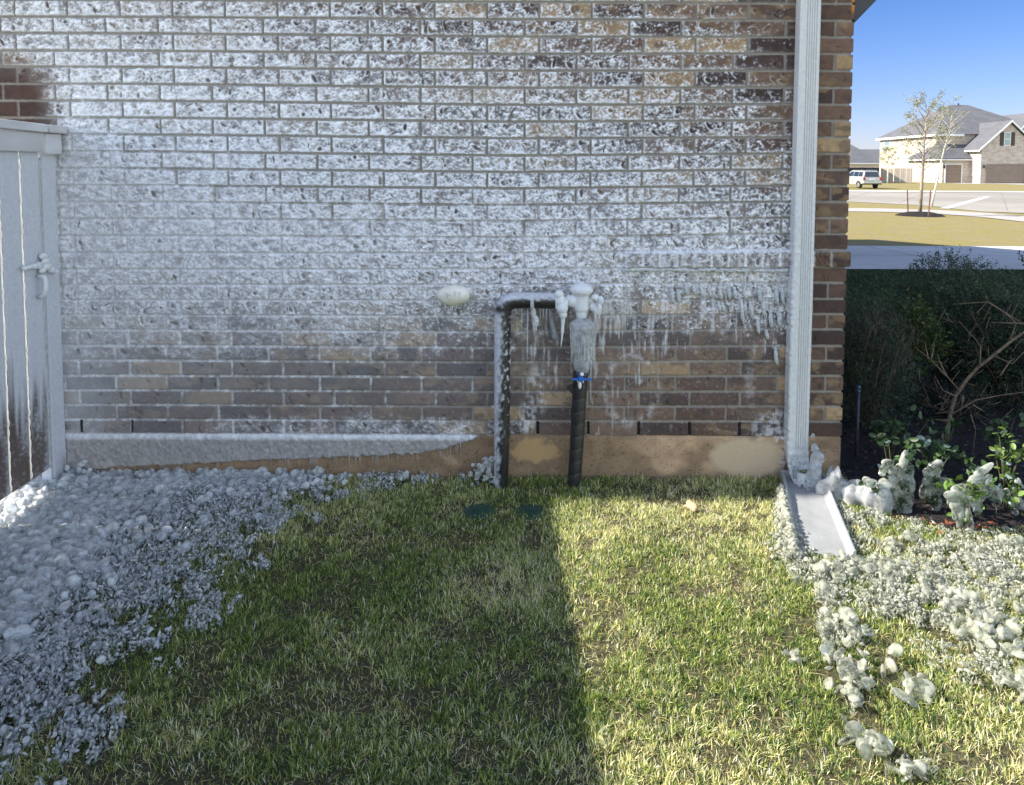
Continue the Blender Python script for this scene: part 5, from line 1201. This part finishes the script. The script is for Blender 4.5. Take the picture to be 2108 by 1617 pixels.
# ================================================================== BACKGROUND STREET SCENE
def U(u_): return 1700+u_/3.441
def Vv(v_): return 150+v_/3.441
def tree(name, base, H, cr, label, nl, bark, green, cb0=.35, lean=0, group=None, rt=.05, leafL=(.04, .07), topk=1.0, nb=26):
    g0 = base.z; root = empty(name, base, label, 'tree', group)
    bm = BM(); top_ = base+Vector((lean, 0, H*.86)); tube(bm, [base-Vector((0, 0, .1)), base+Vector((lean*.3, 0, H*.3)), base+Vector((lean*.6, 0, H*.6)), top_], [rt*1.25, rt, rt*.6, rt*.15], 8)
    build('trunk', bm, bark, root, smooth=True)
    bm = BM(); ends = []
    for i in range(nb):
        t_ = cb0+(.88-cb0)*i/(nb-1); p0 = base+Vector((lean*t_, 0, H*t_)); a = i*2.4+random.uniform(-.4, .4)
        ln = cr*math.sin(math.pi*min(1, (t_-cb0)/(1-cb0)*.75+.25))*random.uniform(.65, 1.15); p1 = p0+Vector((math.cos(a)*ln*.5, math.sin(a)*ln*.5, ln*.45)); p2 = p0+Vector((math.cos(a)*ln, math.sin(a)*ln, ln*random.uniform(.5, 1.2)*topk))
        tube(bm, [p0, p1, p2], [rt*.28, rt*.16, rt*.06], 5)
        for q in range(6):
            s0 = p1.lerp(p2, random.random()); s1 = s0+Vector((random.gauss(0, .25), random.gauss(0, .25), random.uniform(-.05, .4)))*cr*.45; tube(bm, [s0, s1], [rt*.08, rt*.04], 4); ends.append((s0, s1))
        ends.append((p1, p2))
    build('branches', bm, bark, root, smooth=True)
    k = rng.integers(0, len(ends), nl); t_ = rng.random(nl)[:, None]
    A = np.array([e[0][:] for e in ends]); B = np.array([e[1][:] for e in ends])
    C_ = A[k]*(1-t_)+B[k]*t_+rng.normal(size=(nl, 3))*cr*.045
    Ls = rng.uniform(*leafL, nl); col = np.array(green)*rng.uniform(.6, 1.5, nl)[:, None]; yl = rng.random(nl) < .3; col[yl] = np.array((.30, .26, .15))*rng.uniform(.7, 1.2, yl.sum())[:, None]
    leafcloud(C_, rng.normal(size=(nl, 3)), Ls, Ls*.5, col, root, 'crown', M['leaf'])
    return root
tb = G(U(665), Vv(1000)); 
tree('young_oak', tb, 5.25, 1.25, 'young sparse-leaved tree with two stakes in a dark mulch ring', 2800, M['bark'], (.17, .20, .09), cb0=.36, lean=.15, rt=.065, leafL=(.045, .085), group='young street trees', nb=34)
tb2 = G(U(745), Vv(937)); tree('leaning_sapling', tb2, 5.2, .9, 'pale thin-trunked young tree leaning right behind the staked one', 800, M['palebark'], (.18, .19, .09), cb0=.55, lean=1.0, rt=.05, leafL=(.05, .09), group='young street trees')
tb3 = P(U(437), Vv(777), 97-D); tb3.z = gz(tb3.y); tree('small_tree', tb3, 4.9, 1.25, 'small yellow-green tree beside the wooden fence across the street', 1800, M['palebark'], (.34, .34, .13), cb0=.42, rt=.07, leafL=(.09, .15), group='young street trees')
tb4 = G(U(265), Vv(790)); tree('pale_tree', Vector((58, 125, -.45)), 5.0, 1.5, 'faint bare pale tree in front of the far left roofs', 700, M['palebark'], (.40, .36, .24), cb0=.4, rt=.06, leafL=(.09, .14), group='young street trees')
# mulch ring and stakes
bm = BM(); lathe(bm, (tb.x, tb.y, tb.z), [(.95, 0), (.80, .06), (.45, .13), (.1, .15)], 26)
for v in bm.verts: v.co.z += random.uniform(-.02, .03)
tag(build('mulch_ring', bm, M['mulch'], None), 'round mound of dark mulch at the foot of the staked tree', 'mulch mound')
for (b0, t0, lab) in (((583, 990), (577, 820), 'brown tree stake left of the young trunk'), ((725, 1012), (742, 822), 'brown tree stake right of the young trunk, leaning')):
    a = G(U(b0[0]), Vv(b0[1])); b = P(U(t0[0]), Vv(t0[1]), a.y); bm = BM(); tube(bm, [a-Vector((0, 0, .1)), b], .028, 6); tag(build('tree_stake', bm, M['stake'], None), lab, 'stake', 'stakes of the young tree')

# ---- house across the street
gH = -.45
hb = empty('street_house', (66, 100-D, gH), 'pale brick two-storey house with grey hip roof, gabled garage and two brown garage doors', 'house')
def dy(d): return d-D
bm = BM()
# main two-storey block
box(bm, 59.4, 76, dy(103), dy(118.6), gH-.3, 6.3); 
build('main_wall', bm, M['bgbrick'], hb)
bm = BM(); box(bm, 59.42, 63.2, dy(101.3), dy(102.99), gH-.3, 2.85); build('side_garage_wall', bm, M['bgbrick'], hb)
bm = BM(); prism(bm, [(63.2, dy(99), gH-.3), (70.6, dy(99), gH-.3), (70.6, dy(99), 4.23), (66.9, dy(99), 7.63), (63.2, dy(99), 4.23)], (0, 3.98, 0)); build('gable_wall', bm, M['bgbrick'], hb)
bm = BM(); prism(bm, [(70.2, dy(106)-3.2, 4), (75.6, dy(106)-3.2, 4), (75.6, dy(106)-3.2, 6.3), (72.9, dy(106)-3.2, 9.1), (70.2, dy(106)-3.2, 6.3)], (0, .5, 0)); build('rear_gable', bm, M['bgbrick'], hb)
# main hip roof
bm = BM(); o_ = .45; e = 6.3
pts = [(59.4-o_, dy(103-o_), e), (76+o_, dy(103-o_), e), (76+o_, dy(118.6+o_), e), (59.4-o_, dy(118.6+o_), e), (65.6, dy(110.8), 11.0), (68.4, dy(110.8), 11.0), (71.6, dy(110.8), 9.2)]
v = [bm.verts.new(p) for p in pts]; low_v = [bm.verts.new((p[0], p[1], p[2]-.04)) for p in pts[:4]]
bm.faces.new([v[0], v[1], v[6], v[5], v[4]]); bm.faces.new([v[1], v[2], v[6]]); bm.faces.new([v[2], v[3], v[4], v[5], v[6]]); bm.faces.new([v[3], v[0], v[4]]); bm.faces.new([low_v[3], low_v[2], low_v[1], low_v[0]])
for i in range(4): bm.faces.new([low_v[i], low_v[(i+1) % 4], v[(i+1) % 4], v[i]])
build('hip_roof', bm, M['roof'], hb)
bm = BM(); prism(bm, [(62.75, dy(98.6), 4.02), (66.9, dy(98.6), 7.80), (71.05, dy(98.6), 4.02), (71.05, dy(98.6), 4.16), (66.9, dy(98.6), 7.98), (62.75, dy(98.6), 4.16)], (0, 10.5, 0)); build('garage_roof', bm, M['roof'], hb)
bm = BM(); prism(bm, [(70.0, dy(102.4), 6.15), (72.9, dy(102.4), 9.2), (75.8, dy(102.4), 6.15), (75.8, dy(102.4), 6.3), (72.9, dy(102.4), 9.36), (70.0, dy(102.4), 6.3)], (0, 10, 0)); build('rear_gable_roof', bm, M['roof'], hb)
bm = BM(); prism(bm, [(59.0, dy(100.8), 2.80), (59.0, dy(110), 2.80), (59.4, dy(110), 3.2), (59.4, dy(103), 4.9), (59.0, dy(100.8), 2.92)], (4.19, 0, 0)); build('lean_to_roof', bm, M['roof'], hb)
def fas_box(*a): bm = BM(); box(bm, *a); build('fascia', bm, M['white'], hb)
for a in ((59.4-o_-.04, 59.4-o_, dy(103-o_), dy(118.6+o_), e-.3, e), (59.4-o_, 63, dy(103-o_)-.04, dy(103-o_), e-.3, e), (62.72, 62.75, dy(98.6), dy(103), 3.82, 4.02), (59.0, 63.18, dy(100.78), dy(100.8), 2.65, 2.80), (58.96, 59, dy(100.8), dy(110), 2.65, 2.80)): fas_box(*a)
bm = BM(); prism(bm, [(66.9, dy(98.58), 7.98), (71.07, dy(98.58), 4.16), (71.07, dy(98.58), 3.90), (66.9, dy(98.58), 7.72), (62.73, dy(98.58), 3.90), (62.73, dy(98.58), 4.16)], (0, -.05, 0)); build('rake_trim', bm, M['white'], hb)
bm = BM(); prism(bm, [(72.9, dy(102.38), 9.36), (75.8, dy(102.38), 6.3), (75.8, dy(102.38), 6.1), (72.9, dy(102.38), 9.1), (70.0, dy(102.38), 6.1), (70.0, dy(102.38), 6.3)], (0, -.05, 0)); build('rake_trim', bm, M['white'], hb)
def gdoor(x0, x1, y, z1, lab):
    bm = BM(); n = 5; zh = (z1-gH)/n
    for i in range(n): box(bm, x0, x1, y-.05, y, gH+i*zh, gH+(i+1)*zh-.03)
    o = build('garage_door', bm, M['garage'], hb); o['label'] = lab
    bm = BM(); box(bm, x0-.12, x0-.002, y-.07, y-.001, gH, z1+.12); box(bm, x1+.002, x1+.12, y-.07, y-.001, gH, z1+.12); box(bm, x0, x1, y-.07, y-.001, z1+.002, z1+.12)
    build('frame', bm, M['white'] if x0 < 62 else M['garage'], o)
gdoor(59.85, 62.0, dy(101.3), 2.08, 'single brown garage door'); gdoor(63.95, 69.0, dy(99), 2.02, 'double brown garage door')
def win(x0, x1, z0, z1, y, px=False):
    bm = BM()
    if not px: box(bm, x0, x1, y-.06, y-.001, z0, z1)
    else: box(bm, y-.06, y-.001, x0, x1, z0, z1)
    o = build('window', bm, M['white'], hb)
    bm = BM(); m_ = (z0+z1)/2
    for a, b in ((z0+.08, m_-.04), (m_+.04, z1-.08)):
        if not px: box(bm, x0+.08, x1-.08, y-.08, y-.061, a, b)
        else: box(bm, y-.08, y-.061, x0+.08, x1-.08, a, b)
    build('pane', bm, M['glass'], o)
win(66.15, 67.05, 4.6, 6.4, dy(99)); win(dy(115.5), dy(117.3), 4.2, 6.0, 59.4, True)
win(dy(105.5), dy(106.5), 3.6, 5.4, 59.4, True)
bm = BM(); box(bm, 65.62, 66.12, dy(99)-.07, dy(99)-.001, 4.6, 6.4); build('shutter', bm, M['shutter'], hb)
bm = BM(); box(bm, 67.08, 67.58, dy(99)-.07, dy(99)-.001, 4.6, 6.4); build('shutter', bm, M['shutter'], hb)
for x_ in (63.55, 59.62):
    bm = BM(); box(bm, x_-.08, x_+.08, dy(99 if x_ > 63 else 101.3)-.2, dy(99 if x_ > 63 else 101.3)-.001, 1.6, 2.0); build('wall_lamp', bm, M['black'], hb)
bm = BM(); tube(bm, [(67.0, dy(110.8), 11.0), (67.0, dy(110.8), 11.25)], .12, 8); build('roof_vent', bm, M['darkmetal'], hb)
sheet('house_driveway', [(63.3, dy(80)), (74, dy(80)), (74, dy(98.9)), (63.3, dy(98.9))], M['concrete'], .012)
sheet('garage_apron', [(59.5, dy(96)), (63.2, dy(96)), (63.2, dy(101.2)), (59.5, dy(101.2))], M['concrete'], .012)
# ---- houses farther left
def far_house(name, x0, x1, d0, d1, ez, rz, label, gable_x=True):
    r_ = empty(name, ((x0+x1)/2, dy(d0), gH), label, 'house', 'far houses to the left')
    bm = BM(); box(bm, x0, x1, dy(d0), dy(d1), gH-.2, ez); build('house_wall', bm, mat_noise('tan_render', (.52, .42, .33), (.6, .5, .42), .5, .9, 0), r_)
    bm = BM(); ym = (dy(d0)+dy(d1))/2; xm = (x1-x0)*.25
    pts = [(x0-.4, dy(d0-.4), ez), (x1+.4, dy(d0-.4), ez), (x1+.4, dy(d1+.4), ez), (x0-.4, dy(d1+.4), ez), (x0+xm, ym, rz), (x1-xm, ym, rz)]
    v = [bm.verts.new(p) for p in pts]
    for f in ((0, 1, 5, 4), (1, 2, 5), (2, 3, 4, 5), (3, 0, 4), (3, 2, 1, 0)): bm.faces.new([v[i] for i in f])
    build('roof', bm, M['roof'], r_)
    bm = BM(); box(bm, x0-.42, x1+.42, dy(d0-.44), dy(d0-.401), ez-.25, ez); build('fascia', bm, M['white'], r_)
    return r_
far_house('low_house', 59, 76, 150, 164, 2.6, 6.9, 'low house with grey roof behind the parked car, farthest left roof')
far_house('far_house', 72, 86, 152, 166, 3.6, 5.6, 'house with pale wall and grey roof between the low house and the big brick one')
far_house('tall_house', 30, 45.6, 100, 112, 6.3, 9.5, 'tall house whose roof corner peeks out beside the brick corner')
# ---- fences far away
def far_fence(x0, y0, x1, y1, h_, mat, label, n=None):
    a, b = Vector((x0, y0, gH)), Vector((x1, y1, gH)); L = (b-a).length; n = int(L/.6); d_ = (b-a)/n; nn_ = Vector((-d_.y, d_.x, 0)).normalized()*.03
    bm = BM()
    for i in range(n):
        p = a+d_*i+d_*.02; q = a+d_*(i+.98); prism(bm, [p-nn_, q-nn_, q+nn_, p+nn_], (0, 0, h_+random.uniform(-.02, .02)))
    tag(build('board_fence', bm, mat, None), label, 'fence', 'board fences across the street')
xf = lambda u_, d: P(U(u_), 370, dy(d)).x
far_fence(xf(385, 104), dy(104), xf(476, 103), dy(103), 2.0, M['farwood'], 'pale board fence in shade beside the small tree')
far_fence(xf(480, 103), dy(103), xf(612, 102), dy(102), 2.0, M['farwood'], 'sunlit board fence panel in front of the big house')
far_fence(P(U(140), 370, dy(130)).x, dy(130), P(U(385), 370, dy(130)).x, dy(130), 2.1, M['darkfence'], 'long dark fence behind the parked car')
# small shrub by the far house
shrub('garage_shrub', (P(U(788), Vv(770), dy(100.6)).x, dy(100.6), gH+.4), (.25, .25, .45), 500, 'tiny dark shrub against the far house beside the single garage door', (.05, .06, .03), L=(.05, .1), nst=5)

# ---- parked car
car = empty('parked_car', (0, 0, 0), 'champagne sport utility vehicle parked across the street, seen from behind', 'car')
def carbox(bm, prof, w0, w1):
    """side outline (y along the car, z up) lofted over the width with tumblehome"""
    n = len(prof); xs_ = [-1, -.92, -.5, 0, .5, .92, 1]; rings = []
    for x in xs_:
        k = .965 if abs(x) == 1 else 1.0
        ring = []
        for (y_, z_) in prof:
            wz = w0+(w1-w0)*max(0, min(1, (z_-1.0)/.75)); yc = y_*(1.0 if abs(x) < 1 else .985)
            ring.append(bm.verts.new((x*wz/2, yc, .95+(z_-.95)*k)))
        rings.append(ring)
    for i in range(len(xs_)-1):
        for k in range(n): bm.faces.new([rings[i][k], rings[i][(k+1) % n], rings[i+1][(k+1) % n], rings[i+1][k]])
    bm.faces.new(rings[0][::-1]); bm.faces.new(rings[-1])
bm = BM(); body = [(-2.33, .55), (-2.36, .75), (-2.33, 1.10), (-2.28, 1.18), (2.25, 1.02), (2.34, .9), (2.36, .55), (1.9, .38), (1.75, .62), (1.5, .74), (1.2, .62), (1.05, .38), (-1.0, .38), (-1.15, .62), (-1.4, .74), (-1.7, .62), (-1.85, .40)]
body = [(-y_, z_) for y_, z_ in body]   # built with the tail at +, flipped below
bm.free()
def yz(l): return l
bm = BM(); carbox(bm, [(-2.33, .50), (-2.36, .80), (-2.31, 1.12), (-1.2, 1.14), (1.0, 1.12), (2.1, .98), (2.34, .85), (2.36, .50), (1.95, .36), (1.82, .62), (1.45, .76), (1.08, .62), (.95, .36), (-.95, .36), (-1.08, .62), (-1.45, .76), (-1.82, .62), (-1.95, .42)], 1.86, 1.8)
build('body', bm, M['carpaint'], car, bevel=.03)
bm = BM(); carbox(bm, [(-2.24, 1.12), (-2.10, 1.70), (-1.9, 1.76), (.2, 1.78), (.45, 1.72), (1.15, 1.12)], 1.80, 1.42)
build('cabin', bm, M['carpaint'], car, bevel=.03)
def wx(z_): return (1.80+(1.42-1.80)*max(0, min(1, (z_-1.0)/.75)))/2+.012
for s_ in (-1, 1):
    for pts in ([(-2.05, 1.2), (-1.94, 1.62), (-1.35, 1.64), (-1.30, 1.2)], [(-1.2, 1.2), (-1.24, 1.64), (-.42, 1.66), (-.35, 1.2)], [(-.25, 1.2), (-.30, 1.66), (.22, 1.66), (.36, 1.58), (.92, 1.2)]):
        bm = BM(); prism(bm, [(s_*wx(z_), y_, z_) for y_, z_ in pts], (s_*.012, 0, 0)); build('side_window', bm, M['darkglass'], car)
bm = BM(); prism(bm, [(-.72, -2.255, 1.16), (.72, -2.255, 1.16), (.60, -2.135, 1.64), (-.60, -2.135, 1.64)], (0, -.02, .0)); build('rear_window', bm, M['darkglass'], car)
for s_ in (-1, 1):
    bm = BM(); box(bm, min(s_*.72, s_*.93), max(s_*.72, s_*.93), -2.40, -2.30, .82, 1.12); build('tail_light', bm, M['red'], car, bevel=.02)
    bm = BM(); tube(bm, [(s_*.66, -1.9, 1.78), (s_*.66, -1.8, 1.84), (s_*.66, .1, 1.85), (s_*.66, .2, 1.79)], .025, 6); build('roof_rail', bm, M['darkmetal'], car)
    bm = BM(); ellipsoid(bm, (s_*1.02, .95, 1.14), (.11, .08, .09)); build('mirror', bm, M['carpaint'], car, smooth=True)
    for y_ in (-1.45, 1.45):
        bm = BM(); lathe(bm, (s_*.80-.12, y_, .36), [(.30, .0), (.36, .02), (.36, .22), (.30, .24)], 24, 'X'); w_ = build('wheel', bm, M['tyre'], car, smooth=False)
        bm = BM(); lathe(bm, (s_*.80+(s_*.125)-.006, y_, .36), [(.22, .0), (.22, .012), (.05, .014)], 16, 'X'); build('rim', bm, M['rim'], w_)
bm = BM(); box(bm, -.93, .93, -2.46, -2.36, .50, .74); build('bumper', bm, M['carpaint'], car, bevel=.03)
bm = BM(); box(bm, -.26, .26, -2.40, -2.36, .84, .98); build('number_plate', bm, M['white'], car)
bm = BM(); box(bm, -.90, .90, -2.40, -2.2, .40, .495); build('bumper_underside', bm, M['black'], car)
cp = P(1787, 389, dy(72.5)); car.location = (cp.x, dy(74.3), gH+.015); car.rotation_euler = (0, 0, math.radians(3))
